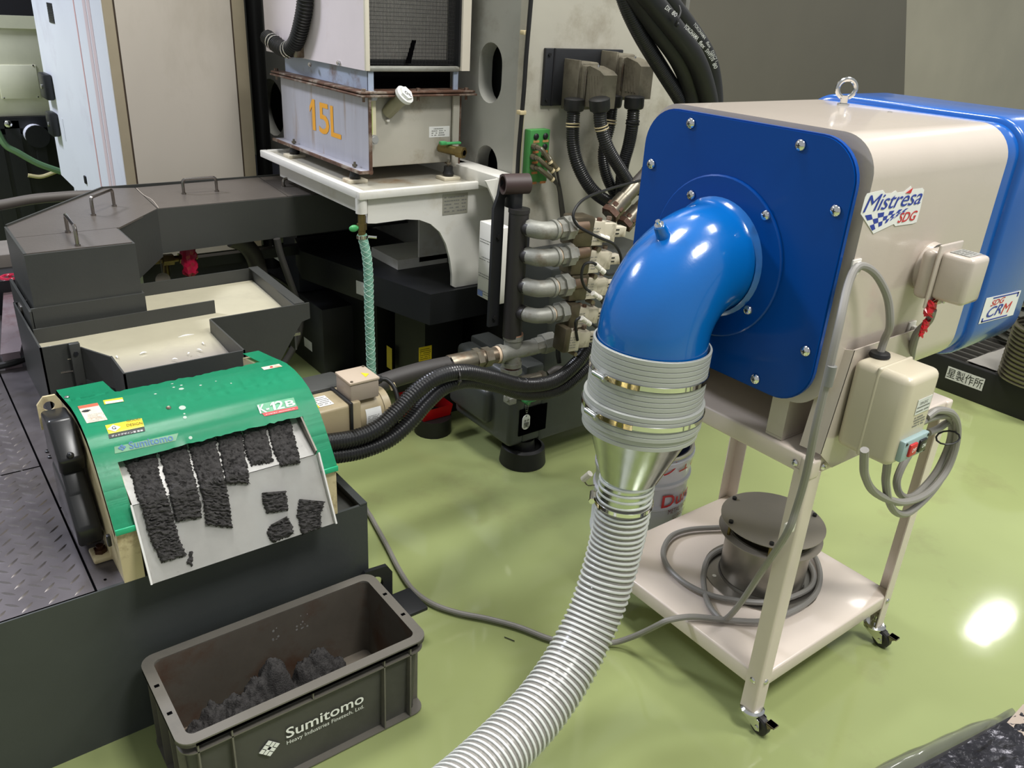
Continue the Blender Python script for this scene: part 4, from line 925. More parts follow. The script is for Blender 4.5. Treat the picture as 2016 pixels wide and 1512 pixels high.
for xs, zz_ in (((10, 55), 0), ((-30, -10), 0)):
    pa = Vp(xs[0]+10, 250, V6-.02); g = G(); g.prism([(pa.x-.03, V6-.02, 0), (pa.x+.05, V6-.02, 0), (pa.x+.05, V6-.02, .78), (pa.x-.03, V6-.02, .78)], (0, .06, 0)); build(g, 'frame_post', dark3, wc)
g = G(); g.box(a.x-.3, b.x+.1, V6-.02, V6+.4, .735, .80); build(g, 'frame_rail', dark3, wc)
pa = Vp(16, 244, V6-.03); g = G(); g.sphere(pa, .022, 1, .5, 1, 10); build(g, 'frame_bolt', chrome, wc)
g = G(); g.box(-1.5, 1.6, 7.2, 7.3, 0, 3.6); struct(g, 'wall_back', mat('far_dark_wall', (20, 20, 22), .8))
g = G(); g.box(-1.2, 1.1, V6-.01, V6+.9, 0, .70); build(g, 'lower_frame', dark3, wc)
g = G(); pa = Vp(73, 268, 5.9); g.lathe((pa.x, 5.9, pa.z), Y, [(0, 0), (.062, 0), (.062, .7), (0, .7)], 24); ro = solo(g, 'film_roll', mat('film_white', (220, 222, 232), .3), 'white film roll with a black hub lying under the cream cabinet', 'roll')
g = G(); g.cyl((pa.x, 5.895, pa.z), (pa.x, 5.87, pa.z), .066); g.box(pa.x-.02, pa.x+.035, 5.875, 5.895, pa.z-.18, pa.z); build(g, 'roll_hub', dark3, ro)
g = G(); g.tube([Vp(x, y, 5.6) for x, y in ((-10, 250), (10, 285), (35, 300), (75, 322), (120, 338))], .018, 8, sub=5); solo(g, 'garden_hose', mat('pale_green_hose', (104, 140, 104), .4), 'pale green hose sagging under the white film roll', 'hose')
g = G(); g.tube([Vp(x, y, 5.98) for x, y in ((55, 345), (80, 348), (105, 340), (120, 334))], .012, 8, sub=5); solo(g, 'tan_cord', mat('tan_cord', (196, 186, 140), .5), 'tan cord lying below the pale green hose', 'cord')
g = G(); pa = Vp(90, 290, 6.1); g.prism([(pa.x-.05, 6.1, pa.z-.07), (pa.x+.2, 6.1, pa.z-.07), (pa.x+.2, 6.1, pa.z+.02), (pa.x, 6.1, pa.z+.06)], (0, .2, 0)); solo(g, 'plastic_sack', mat('dull_white_sack', (176, 170, 160), .4, var=.2, vscale=20, bump=.6, bscale=14), 'crumpled clear sack beside the black roll hub', 'bag')
g = G(); g.tube([Vp(-60, 412, 3.56), Vp(0, 404, 3.56), Vp(60, 393, 3.56), Vp(110, 388, 3.56), Vp(175, 384, 3.56), Vp(230, 386, 3.58), Vp(300, 400, 3.6)], .019, 14, sub=6)
solo(g, 'thick_hose', mat('brown_rubber', (78, 72, 66), .5, var=.1), 'thick brown rubber hose entering from the left above the trough cover', 'hose')
pb_ = thing('coolant_pump_plinth', 'dark plinth with a stained steel sheet, left of the coolant tray', 'plinth', (0, 3.4, TZ))
g = G(); g.box(-.6, .42, 3.48, 3.68, TZ, .55); g.box(-.6, .20, 3.0, 3.5, TZ, .45); build(g, 'plinth_body', dark3, pb_)
g = G(); g.box(-.6, .44, 3.66, 3.88, TZ, .60, .004); build(g, 'rail', mat('worn_grey_rail', (112, 106, 100), .5, var=.1), pb_)
a = Zp(12, 560, .61); g = G(); g.prism([(.205, 2.93, .47), (.262, 2.93, .47), (.40, 3.50, .50), (.30, 3.50, .50)], (0, 0, .006)); g.box(.21, .26, 2.93, 2.95, TZ, .47); g.box(.30, .40, 3.46, 3.48, TZ, .50); build(g, 'drip_sheet', mat('stained_sheet', (150, 136, 140), .3, metal=.5, var=.15, dirt=(120, 84, 84), dscale=7, damt=.4), pb_)
p = Zp(20, 546, .55); g = G(); g.tube([p+Vector((.03*math.cos(k*PI/6), .03*math.sin(k*PI/6), 0)) for k in range(12)], .007, 6, closed=True); g.cyl(p-Zv*.05, p+Zv*.01, .006); build(g, 'hand_wheel', redfilm, pb_)
g = G(); g.tube([(.30, 2.95, .45), (.235, 2.93, .44), (.1, 2.92, .435), (-.2, 2.86, .43)], .012, 8, sub=5); solo(g, 'floor_cord', black, 'black cord lying on the tread plates behind the coolant tray', 'cord')
p = Zp(40, 604, .665); g = G(); g.box(p.x-.004, p.x+.03, p.y-.03, p.y+.02, .645, .675, .004); g.cyl((p.x+.012, p.y-.02, .62), (p.x+.012, p.y-.02, .69), .008, n=6); solo(g, 'corner_clamp', mat('sludgy_steel', (88, 84, 78), .4, metal=.5, bump=.4), 'sludge-covered clamp at the left rear corner of the coolant tray', 'clamp')

# valve, tag and bagged handwheel under the trough
vt = thing('gate_valve', 'small brass valve with a red film-wrapped handwheel, under the trough cover', 'valve', Vp(330, 515, 3.15))
p = Vp(325, 512, 3.2); g = G(); g.cyl(p+X*-.05, p+X*.12, .012); g.cyl(p+X*-.01, p+X*.03, .022, n=6); g.cyl(p+X*.05, p+X*.075, .02, n=6); g.cyl(p-Zv*.06, p+Zv*.02, .012); build(g, 'valve_body', brass, vt)
p = Vp(373, 516, 3.12); grid = []
for i in range(10):
    row = []
    for k in range(13):
        a = 2*PI*k/12; r = .028*(1+.45*math.sin(i*2.2+k*1.7)*.4)*(1.0 if 0 < i < 9 else .3); row.append(p+Vector((r*math.cos(a), r*.6*math.sin(a), .072-.014*i+.004*math.sin(k*3))))
    grid.append(row)
g = G(); g.sheet(grid, 0); build(g, 'wrapped_wheel', redfilm, vt, 15)
p = Vp(321, 551, 3.185); g = G(); g.cyl(p, p+Y*.003, .0275, n=24); g.cyl(p+Zv*.02, p+Zv*.075, .0015, n=5); tg2 = solo(g, 'round_tag', mat('grey_tag', (140, 132, 122), .5), 'round grey tag hanging in front of the brass valve', 'tag')
g = G(); g.cyl((0, 0, 0), (0, 0, 0.001), .001, n=3); g.bm.free()
# pipes and a shelf seen below the trough
g = G(); g.box(.7, 1.6, 3.3, 3.34, .56, .60); solo(g, 'support_rail', dark3, 'thin black rail below the trough cover behind the coolant tray', 'rail')
g = G(); g.tube([Vp(x, y, 3.25) for x, y in ((455, 470), (480, 480), (500, 505), (512, 545), (516, 590))], .035, 14, sub=5); solo(g, 'suction_hose', mat('dusty_rubber', (70, 66, 62), .5, var=.1), 'fat dusty hose dropping behind the right end of the coolant tray', 'hose')
g = G(); g.tube([Vp(x, y, 3.02) for x, y in ((545, 470), (552, 500), (566, 540), (582, 585), (592, 620), (588, 660), (572, 695), (548, 730), (520, 760))], .0135, 12, sub=6); solo(g, 'return_hose', mat('grey_black_rubber', (62, 60, 58), .5), 'slim dark hose curving down past the tray bracket', 'hose')
g = G(); g.tube([Vp(x, y, 3.3) for x, y in ((500, 530), (530, 540), (556, 555), (575, 570))], .008, 8, sub=4); solo(g, 'dark_lead', black, 'thin dark lead behind the slim hose', 'cable')
# ================================================================== connector plate and its plugs
FPV = CV-.014
cp = thing('connector_plate', 'black plate with four grimy plug housings on the pale column face', 'electrical plate', (2.05, FPV, 1.3))
a = Vp(1068, 209, FPV); b = Vp(1228, 98, FPV); c = Vp(1075, 98, FPV)
g = G(); g.box(a.x, b.x, FPV, CV, a.z, b.z+.0, .003); build(g, 'plate', dark3, cp)
g = G(); g.box(a.x+.035, a.x+.041, FPV-.003, FPV, a.z, b.z); build(g, 'plate_fold', blackp, cp)
for z in (a.z+.02, b.z-.02): g = G(); g.cyl((a.x+.015, FPV, z), (a.x+.015, FPV-.006, z), .006, n=6); build(g, 'plate_bolt', black, cp)
def connector(px, py, bw, bh, dep, hw, hood_d, tag_):
    p = Vp(px, py, FPV)   # centre of the base block against the plate
    g = G(); g.box(p.x-bw/2, p.x+bw/2, FPV-dep, FPV, p.z-bh/2, p.z+bh/2, .008, 2); g.box(p.x-bw/2-.006, p.x-bw/2+.004, FPV-dep*.95, FPV, p.z-bh/2-.004, p.z+bh/2+.006, .002)
    base = build(g, 'plug_base', connm, cp)
    g = G(); g.box(p.x-bw/2+.002, p.x+bw/2-.002, FPV-dep-.018, FPV-dep, p.z-bh*.42, p.z+bh*.44, .003); build(g, 'plug_collar', connm, base)
    y0 = FPV-dep-.018; y1 = y0-hood_d; z0 = p.z-bh*.40; z1 = p.z+bh*.42
    g = G(); g.prism([(p.x-hw/2, y0, z1), (p.x-hw/2, y0-.012, z1+.004), (p.x-hw/2, y1+.02, z1-.008), (p.x-hw/2, y1, z1-.02), (p.x-hw/2, y1, z0), (p.x-hw/2, y0, z0)], (hw, 0, 0)); hood = build(g, 'plug_hood', connm, base)
    g = G()
    for k in range(4):
        yy = y0-.02-k*hood_d*.17; g.prism([(p.x-hw/2-.0015, yy, z0+.02), (p.x-hw/2-.0015, yy-.006, z0+.02), (p.x-hw/2-.0015, yy+.010, z1-.025), (p.x-hw/2-.0015, yy+.016, z1-.025)], (.002, 0, 0))
    build(g, 'grip_rib', connm, hood)['kind'] = 'stuff'
    g = G(); g.box(p.x-hw/2-.007, p.x-hw/2-.001, y0-.004, y0+.010, z0+.02, z1-.012, .003); build(g, 'latch_lever', hexm, base)
    for zz_ in (z1-.008,): g = G(); g.cyl((p.x, y0-.02, zz_), (p.x, y0-.02, zz_+.016), .004); build(g, 'latch_pin', chrome, base)
    return p
for (x, y, bw, bh, dp, hw, hd) in ((1128, 165, .085, .155, .085, .062, .085), (1199, 148, .085, .155, .085, .062, .085)):
    connector(x, y, bw, bh, dp, hw, hd, '')
conduitm = mat('black_corrugated_conduit', (30, 30, 31), .30, var=.04)
def conduit(pts, r, name, label, group=None, pitch=.0075, depth=.0022, ties=(), gland=None, tiem=None, m=conduitm):
    P = catmull(pts, 8); g = G(); ribbed(g, P, r, pitch, depth, 14)
    o = solo(g, name, m, label, 'conduit', group, ang=60)
    for t_ in ties:
        i = int(t_*(len(P)-2)); d_ = (P[i+1]-P[i]).normalized()
        g = G(); g.lathe(P[i]-d_*.006, d_, [(r+.0005, 0), (r+.002, .001), (r+.002, .004), (r+.0005, .005)], 16); g.lathe(P[i]+d_*.004, d_, [(r+.0005, 0), (r+.002, .001), (r+.002, .004), (r+.0005, .005)], 16)
        build(g, 'cable_tie', tiem or tiebr, o)
    if gland:
        d_ = (P[0]-P[1]).normalized(); g = G(); g.lathe(P[0]-d_*.012, d_, [(r+.004, 0), (r+.011, .004), (r+.013, .012), (r+.013, .040), (r+.006, .044), (0, .046)], 12); build(g, 'gland_nut', black, o)
    return o
cgr = 'conduits hanging from the plug housings'
conduit([Vp(1130, 212, 2.25), Vp(1128, 245, 2.25), Vp(1129, 290, 2.24), Vp(1142, 335, 2.22), Vp(1170, 378, 2.2), Vp(1215, 408, 2.2)], .0235, 'corrugated_conduit', 'leftmost black conduit under the plugs, sweeping right to the rusty fittings', cgr, ties=(.22,), gland=1)
conduit([Vp(1181, 212, 2.12), Vp(1183, 245, 2.12), Vp(1196, 290, 2.11), Vp(1222, 335, 2.10), Vp(1245, 372, 2.1)], .0225, 'corrugated_conduit', 'conduit from the front left plug, crossing over the others', cgr, ties=(.30,), gland=1)
conduit([Vp(1206, 205, 2.25), Vp(1200, 250, 2.25), Vp(1188, 300, 2.25), Vp(1194, 345, 2.24), Vp(1216, 392, 2.23)], .021, 'corrugated_conduit', 'conduit half hidden behind the crossing one', cgr, ties=(.22,), gland=1)
conduit([Vp(1248, 208, 2.14), Vp(1245, 245, 2.14), Vp(1238, 285, 2.16), Vp(1226, 330, 2.18), Vp(1222, 380, 2.2)], .0225, 'corrugated_conduit', 'rightmost black conduit under the plugs, nearest the blue plate', cgr, ties=(.25,), gland=1, tiem=black)

# ------------------------------------------------------------------ overhead hoses
og = 'overhead hoses beside the column'
conduit([Vp(1222, -25, 2.02), Vp(1240, 25, 2.02), Vp(1268, 80, 2.02), Vp(1308, 145, 2.02), Vp(1345, 205, 2.02), Vp(1370, 260, 2.03)], .026, 'overhead_conduit', 'ribbed black hose, innermost of the overhead bundle', pitch=.007)
def hosep(pts, r, label, m=black, name='overhead_hose', group=None, n=16):
    g = G(); g.tube(pts, r, n, sub=8); return solo(g, name, m, label, 'hose', group)
oh1 = hosep([Vp(1238, -30, 1.98), Vp(1290, 50, 1.98), Vp(1335, 115, 1.98), Vp(1358, 170, 1.99), Vp(1362, 220, 2.0), Vp(1345, 270, 2.04), Vp(1312, 310, 2.08), Vp(1275, 342, 2.08)], .031, 'thick smooth black hose in the middle of the overhead bundle')
oh2 = hosep([Vp(1258, -30, 1.94), Vp(1318, 45, 1.94), Vp(1365, 110, 1.94), Vp(1388, 170, 1.95), Vp(1396, 225, 1.97), Vp(1385, 290, 2.04), Vp(1340, 340, 2.10), Vp(1300, 368, 2.12)], .033, 'printed black hose, second from the right of the overhead bundle')
oh3 = hosep([Vp(1290, -30, 2.0), Vp(1345, 40, 2.0), Vp(1388, 105, 2.0), Vp(1403, 160, 2.0), Vp(1407, 230, 2.0), Vp(1405, 300, 2.04), Vp(1380, 400, 2.06), Vp(1350, 500, 2.06)], .031, 'printed black hose, outermost of the overhead bundle')
def hose_print(o, s, pts, v, hh):
    for (x0, y0), (x1, y1), st in pts:
        a = Vp(x0, y0, v); b = Vp(x1, y1, v); d_ = (b-a); L = d_.length; d_.normalize(); n_ = (CP-a).normalized(); n_ = (n_-d_*n_.dot(d_)).normalized(); text(st, o, whitep, a, d_, n_.cross(d_), L, hh, bold=.01, thick=.001, name='hose_print')
hose_print(oh2, '', (((1345, 53), (1371, 80), 'YOKOHAMA'), ((1374, 85), (1384, 96), 'flex'), ((1387, 100), (1401, 121), 'SWP210'), ((1402, 126), (1406, 136), '80'), ((1308, 17), (1316, 24), 'DX'), ((1321, 27), (1329, 34), '80')), 1.897, .013)
hose_print(oh3, '', (((1364, 48), (1386, 78), 'YOKOHAMA'), ((1389, 84), (1396, 95), 'flex'), ((1399, 101), (1408, 122), 'EXACT 1')), 1.962, .010)
pA = Vp(1335, 10, 1.90); pB = Vp(1333, 48, 1.89); g = G(); g.tube([Vp(1337, 12, 1.92), Vp(1340, 24, 1.89), Vp(1334, 40, 1.885), Vp(1331, 48, 1.89)], .0035, 6, sub=3); g.sphere(pB, .008, n=8); solo(g, 'bundle_tie', black, 'black tie round the printed overhead hoses', 'cable tie')
# rusty hose fittings at the bottom of the conduits
def fitting(pts_px, v, r, label, cuffs=True):
    A, B = [Vp(*p, v) for p in pts_px]; d_ = (B-A).normalized(); L = (B-A).length; g = G()
    g.lathe(A, d_, [(0, 0), (r*.72, 0), (r*.72, L*.10), (r, L*.12), (r, L*.58), (r*.86, L*.60), (r*.86, L), (0, L)], 20); o = solo(g, 'hose_fitting', hexm, label, 'fitting')
    g = G(); g.cyl(A+d_*L*.02, A+d_*L*.16, r*1.15, n=6); g.cyl(A+d_*L*.20, A+d_*L*.30, r*1.12, n=6); build(g, 'hex_nut', rust, o)
    g = G(); g.cyl(A+d_*L*.58, A+d_*(L*1.9), r*.84, n=18); build(g, 'hose_end', mat('dusty_black_hose', (66, 62, 58), .55, var=.1), o)
    return o
fitting(((1198, 425), (1252, 365)), 2.08, .031, 'upper rusty hose fitting pointing up right behind the blue plate')
fitting(((1226, 445), (1275, 392)), 2.12, .029, 'lower steel hose fitting, half hidden by the blue plate')
hosep([Vp(1290, 330, 2.1), Vp(1262, 362, 2.1), Vp(1250, 372, 2.1)], .028, 'short dusty hose end running behind the blue plate', MATS['dusty_black_hose'], 'hose_stub')

# ------------------------------------------------------------------ green sensor hub
hub = thing('sensor_hub', 'green sensor distribution block with plugs and leads, on the pale column face', 'sensor hub', (1.87, CV, 1.05))
a = Vp(1041, 337, CV-.035); b = Vp(1074, 255, CV-.035)
a = Vector((a.x-.002, 0, Vp(1040, 350, CV-.035).z)); b.x = a.x+.088
g = G(); g.box(a.x, b.x, CV-.035, CV, a.z-.02, b.z, .003); build(g, 'hub_body', mat('hub_green', (64, 134, 66), .4, var=.04), hub)
hub_rows = 5
for r_ in range(5):
    for c_ in range(2):
        zc = b.z-.022-r_*.036; xc = a.x+.024+c_*.042
        g = G(); g.box(xc-.010, xc+.016, CV-.0362, CV-.035, zc-.021, zc-.013); lb = build(g, 'port_label', mat('copper_label', (186, 120, 70), .5) if r_ else mat('tan_label', (196, 150, 96), .5), hub)
        if (r_, c_) in ((0, 0), (0, 1), (1, 1)):
            g = G(); g.sphere((xc, CV-.038, zc), .011, 1, .5, 1, 10); build(g, 'port_cap', black, hub)
gl = mat('smoky_plug', (88, 82, 62), .3, var=.1)
leads = [((1050, 288), (1068, 296), (1082, 318)), ((1048, 308), (1064, 316), (1086, 335)), ((1048, 328), (1064, 334), (1086, 352)), ((1070, 305), (1082, 312), (1096, 332)), ((1066, 318), (1078, 328), (1094, 345))]
for k, (p0, p1, p2) in enumerate(leads[:4]):
    v0 = CV-.037; A = Vp(*p0, v0); B = Vp(*p1, v0-.045); Cc = Vp(*p2, v0-.06)
    g = G(); g.cyl(A, A+Vector((0, -.02, 0)), .011, n=10); g.tube([A+Vector((0, -.016, 0)), A.lerp(B, .4)+Vector((0, -.016, 0)), B, Cc], .0085, 10, sub=3); lead = build(g, 'lead_plug', gl, hub)
    g = G(); d_ = (Cc-B).normalized(); g.cyl(Cc, Cc+d_*.008, .0095); build(g, 'plug_ring', tiebr, lead)
    g = G(); g.tube([Cc, Cc.lerp(Vp(1098+k*1.5, 365, v0-.05), .5)+Vector((0, 0, -.004)), Vp(1099+k*1.5, 372, v0-.05), Vp(1102+k*2, 400, v0-.05), Vp(1107+k*2.2, 440, v0-.05)], .0042, 6, sub=5); build(g, 'sensor_lead', mat('grey_lead', (48, 45, 44), .4), hub)
# ------------------------------------------------------------------ white labelled box beside the manifold
lb = thing('terminal_cabinet', 'slim white box with small printed labels, left of the black manifold', 'box', (1.67, 2.25, .63))
g = G(); g.box(1.652, 1.70, 2.20, 2.32, .632, .905, .003); build(g, 'box_body', white, lb)
g = G(); g.box(1.70, 1.84, 2.27, 2.30, .66, .88); build(g, 'wall_bracket', dark3, lb)
for k in range(4):
    z = .645+k*.062; scribble(lb, greyprint, (1.6515, 2.312, z), -Y, Zv, .09, .018, 2, lw=.3, seed=k, name='label_print')
decal(lb, mat('blue_mark', (110, 130, 180), .5), (1.6515, 2.315, .637), -Y, Zv, .03, .02, 'label_mark')

# ------------------------------------------------------------------ manifold
mfd = thing('coolant_manifold', 'black vertical pipe manifold with four grey elbows and a ring on top, before the casting', 'manifold', (1.57, 2.0, .5))
MX, MY = 1.572, 2.0
g = G(); g.cyl((MX, MY, .60), (MX, MY, 1.02), .032, n=24); g.cyl((MX, MY, 1.012), (MX, MY, 1.024), .034, n=24); build(g, 'riser_pipe', mat('dull_black_pipe', (40, 38, 37), .5, var=.1, bump=.1), mfd)
g = G(); g.prism([(1.505, MY+.04, .63), (1.545, MY+.04, .63), (1.545, MY+.04, 1.05), (1.575, MY+.04, 1.07), (1.575, MY+.04, 1.12), (1.53, MY+.04, 1.12), (1.52, MY+.04, 1.06), (1.505, MY+.04, 1.02)], (0, .012, 0)); build(g, 'flat_bar', dark3, mfd)
for z in (.66, .93): g = G(); g.cyl((1.525, MY+.04, z), (1.525, MY+.032, z), .008, n=6); build(g, 'bar_bolt', black, mfd)
p = Vp(1013, 367, 1.98)
g = G(); g.lathe((p.x-.015, MY+.02, p.z), Vector((1, -.25, 0)), [(.024, .0), (.031, 0), (.031, .085), (.024, .085), (.024, 0)], 28); build(g, 'top_ring', mat('rust_black_pipe', (58, 44, 42), .5, var=.12), mfd)
g = G(); g.box(1.55, 1.585, MY+.0, MY+.05, 1.02, p.z-.02, .004); build(g, 'ring_bracket', dark3, mfd)
def elbow_run(zpx, col_, union_x, nip_x, r=.0245, first=True):
    z = zpx
    path = [Vector((MX+.015, MY-.02, z)), Vector((MX+.018, MY-.052, z)), Vector((MX+.034, MY-.078, z)), Vector((MX+.068, MY-.089, z)), Vector((union_x-.035, MY-.088, z))]
    g = G(); g.cyl((MX+.01, MY-.0, z), (MX+.014, MY-.050, z), .0255, n=18); st = build(g, 'stub', MATS['dull_black_pipe'], mfd)
    g = G(); g.tube([Vector((MX+.016, MY-.035, z))]+path[1:], r, 18, sub=6); yv = MY-.088
    el = build(g, 'elbow', galv, mfd)
    g = G(); g.lathe((union_x-.040, yv, z), X, [(r+.0, 0), (r+.005, .001), (r+.005, .012), (r, .014)], 18); build(g, 'elbow_bead', galv, el)
    g = G(); g.cyl((union_x-.026, yv, z), (union_x-.018, yv, z), r*.9); build(g, 'thread_tape', mat('thread_tape', (208, 186, 160), .6), el)
    g = G(); g.cyl((union_x-.018, yv, z), (union_x+.006, yv, z), r*1.08, n=8); g.cyl((union_x+.004, yv, z), (union_x+.032, yv, z), r*1.42, n=8); g.cyl((union_x+.032, yv, z), (union_x+.048, yv, z), r*1.02, n=8); build(g, 'union_nut', galv, el)
    g = G(); g.cyl((union_x+.048, yv, z), (nip_x, yv, z), r*.78); build(g, 'nipple', mat('rusty_thread', (112, 92, 74), .5, metal=.3), el)
yv = MY-.088
zs = [Vp(1060, 457, yv-.0).z, Vp(1058, 511, yv).z, Vp(1055, 572, yv).z, Vp(1050, 626, yv).z]
ux = [Vp(1106, 452, yv).x, Vp(1108, 508, yv).x, Vp(1101, 570, yv).x, Vp(1096, 624, yv).x]
for z, u_ in zip(zs, ux): elbow_run(z, 0, u_, u_+.10, .0275 if z > .7 else .025)
# tee at the foot
tz = Vp(1008, 690, MY).z; 
g = G(); g.cyl((MX+.006, MY, tz-.05), (MX+.006, MY, tz+.055), .030, n=24); g.cyl((MX+.006, MY, tz+.042), (MX+.006, MY, tz+.058), .034, n=24); g.cyl((MX+.006, MY, tz-.055), (MX+.006, MY, tz-.040), .034, n=24)
g.cyl((MX-.05, MY-.004, tz), (MX+.09, MY-.012, tz), .027, n=24); g.cyl((MX-.055, MY-.004, tz), (MX-.042, MY-.005, tz), .032, n=24); te = build(g, 'tee_fitting', galv, mfd)
g = G(); g.cyl((MX+.006, MY, tz-.062), (MX+.006, MY, tz-.054), .026); build(g, 'red_gasket', mat('red_oxide', (110, 44, 36), .6), te)
g = G(); g.cyl((MX+.006, MY, tz-.08), (MX+.006, MY, tz-.062), .037, n=8); g.cyl((MX+.006, MY, tz-.09), (MX+.006, MY, tz-.08), .018, n=6); build(g, 'plug', galv, te)
g = G(); g.cyl((MX+.006, MY, tz+.056), (MX+.006, MY, tz+.062), .0335); build(g, 'copper_seal', mat('copper_seal', (196, 150, 124), .4, metal=.3), te)
g = G(); g.cyl((MX+.09, MY-.012, tz+.002), (MX+.12, MY-.014, tz+.004), .029, n=8); g.cyl((MX+.12, MY-.014, tz+.004), (MX+.165, MY-.018, tz+.008), .036, n=8); g.cyl((MX+.165, MY-.018, tz+.008), (MX+.25, MY-.02, tz+.015), .020); build(g, 'union_nut', galv, te)

# ------------------------------------------------------------------ solenoid valves
vg = 'white solenoid valves right of the manifold'
def valve(px, py, v, s, label, rzv=0, bx=-.062):
    "px,py: top left corner of the white block on plane v"
    p = Vp(px, py, v); k = s
    o = thing('solenoid_valve', label, 'valve', (p.x+.05, v+.02, p.z-.08*k), 0, vg)
    Mx = Matrix.Translation(p) @ Matrix.Rotation(math.radians(-4+rzv), 4, 'Z') @ Matrix.Rotation(math.radians(4), 4, 'Y')
    def bb(x0, x1, y0, y1, z0, z1, bev=.002): g = G(); g.box(x0*k, x1*k, y0*k, y1*k, z0*k, z1*k, bev, 2, Mx); return g
    build(bb(bx, .02, -.002, .07, -.082, .016, .008), 'valve_body', mat('oily_bronze_body', (84, 76, 60), .4, metal=.4, var=.2, vscale=20), o)
    g = bb(0, .062, 0, .06, -.078, 0); build(g, 'coil_block', valvem, o)
    g = bb(.062, .115, .004, .055, -.07, -.008); build(g, 'connector_block', valvem, o)
    g = bb(.115, .165, .010, .045, -.055, -.022); c_ = build(g, 'plug', valvem, o)
    for z in (-.032, -.045): g = bb(.120, .134, .0085, .0105, z, z+.004, 0); build(g, 'plug_slot', blackp, c_)
    for x, y in ((.045, .012), (.10, .03)):
        g = G(); g.cyl(Mx @ Vector((x*k, y*k, -.002)), Mx @ Vector((x*k, y*k, .010*k)), .009*k, n=6); build(g, 'rusty_screw', rust, o)
    for x in (.05,):
        g = G(); g.cyl(Mx @ Vector((x*k, -.004, -.09*k)), Mx @ Vector((x*k, .03, -.092*k)), .008*k); build(g, 'hex_screw', hexm, o)
    scribble(o, greyprint, Mx @ Vector((.012*k, -.0012, -.066*k)), Mx.to_3x3() @ X, Mx.to_3x3() @ Zv, .032*k, .05*k, 5, lw=.3, seed=int(px), name='valve_print')
    return o
valve(1163, 437, 1.90, 1.0, 'topmost white solenoid valve, beside the upper rusty fitting')
valve(1157, 495, 1.90, .95, 'second solenoid valve from the top')
valve(1152, 549, 1.90, .92, 'third solenoid valve from the top, beside the blue elbow')
valve(1136, 608, 1.88, .86, 'fourth solenoid valve, just above the lowest one', bx=-.03)
valve(1118, 655, 1.85, .88, 'lowest solenoid valve, beside the clamped grey collar', bx=-.012)
lg = 'thin leads joining the solenoid valves'
def lead(pxs, v, label, r=.0048, conn=None):
    g = G(); P = [Vp(x, y, v+dv) for x, y, dv in pxs]; g.tube(P, r, 8, sub=6); o = solo(g, 'valve_lead', black, label, 'cable', lg)
    if conn:
        A, B = [Vp(*c, v-.008) for c in conn]; d_ = B-A; g = G(); g.cyl(A, A+d_*.45, .0085, n=12); g.cyl(A+d_*.4, A+d_*.6, .0065, n=12); g.cyl(A+d_*.6, B, .009, n=12); build(g, 'inline_connector', tie, o)
    return o
lead(((1262, 355, .1), (1200, 372, .05), (1150, 392, 0), (1129, 420, -.02), (1136, 443, -.03), (1160, 458, -.04), (1185, 470, -.05), (1210, 482, -.05), (1222, 505, -.05), (1222, 535, -.04)), 1.90, 'long thin lead looping over the topmost valve', conn=((1179, 464), (1197, 470)))
lead(((1215, 538, 0), (1195, 540, 0), (1180, 526, -.01), (1165, 517, -.01), (1150, 522, 0), (1145, 545, 0), (1152, 566, 0), (1166, 577, 0), (1184, 589, 0), (1195, 600, 0)), 1.86, 'thin lead looping between the second and third valves', conn=((1172, 520), (1189, 536)))
lead(((1166, 576, 0), (1180, 585, -.005), (1192, 592, -.005)), 1.855, 'short lead with a white connector beside the third valve', conn=((1167, 577), (1182, 587)))
lead(((1137, 670, 0), (1134, 650, 0), (1134, 632, 0), (1146, 625, 0), (1160, 634, 0), (1178, 648, 0)), 1.845, 'thin lead looping from the fourth valve to the lowest', conn=((1145, 626), (1161, 638)))
for k in range(3):
    lead(((1190+k*2, 600, .0), (1168, 570+k*3, .02), (1140, 575+k*4, .03), (1115+k, 610, .03), (1103+k, 650, .03), (1097+k*1.5, 690, .03), (1100+k, 715, .02)), 1.90, ('left', 'middle', 'right')[k]+' lead of the dark cable bunch beside the lower valves', r=.006)
hosep([Vp(1148, 735, 1.98), Vp(1130, 742, 2.0), Vp(1100, 728, 2.02), Vp(1080, 738, 2.03)], .016, 'short dark hose with a dirty coupling under the lowest valve', MATS['dusty_black_hose'], 'hose_stub')
g = G(); A = Vp(1025, 750, 2.03); B = Vp(1062, 742, 2.03); g.cyl(A, B, .018); g.cyl(B, B+(B-A).normalized()*.02, .021, n=6); solo(g, 'pipe_coupling', hexm, 'dirty steel coupling lying on the black conduits', 'fitting')

# ------------------------------------------------------------------ delivery hose to the separator
dlv = thing('delivery_hose', 'thick matt black hose from the manifold tee to the separator', 'hose', (1.2, 2.0, .4))
T0 = Vector((MX-.055, MY-.004, tz))
pts = [Vp(893, 716, 2.0), Vp(840, 727, 2.0), Vp(780, 744, 2.0), Vp(720, 765, 1.99), Vp(660, 780, 1.97), Vp(620, 782, 1.95)]
g = G(); g.tube(pts, .0275, 18, sub=6); build(g, 'hose', mat('matt_black_hose', (52, 49, 47), .55, var=.06), dlv)
d_ = (T0-pts[0]).normalized(); q = pts[0]+d_*.02; L = (T0-q).length
g = G(); g.lathe(pts[0]-d_*.02, d_, [(.0285, 0), (.031, .004), (.031, .11), (.026, .118), (0, .12)], 24); build(g, 'crimp_sleeve', hexm, dlv)
g = G(); g.cyl(q+d_*L*.38, q+d_*L*.52, .036, n=6); g.cyl(q+d_*L*.52, q+d_*L*.60, .027); g.cyl(q+d_*L*.60, q+d_*L*.78, .033, n=6); g.cyl(q+d_*L*.78, q+d_*L, .027); build(g, 'hex_union', hexm, dlv)
g = G(); g.cyl(T0-d_*.012, T0-d_*.002, .0285); build(g, 'thread_tape', MATS['thread_tape'], dlv)
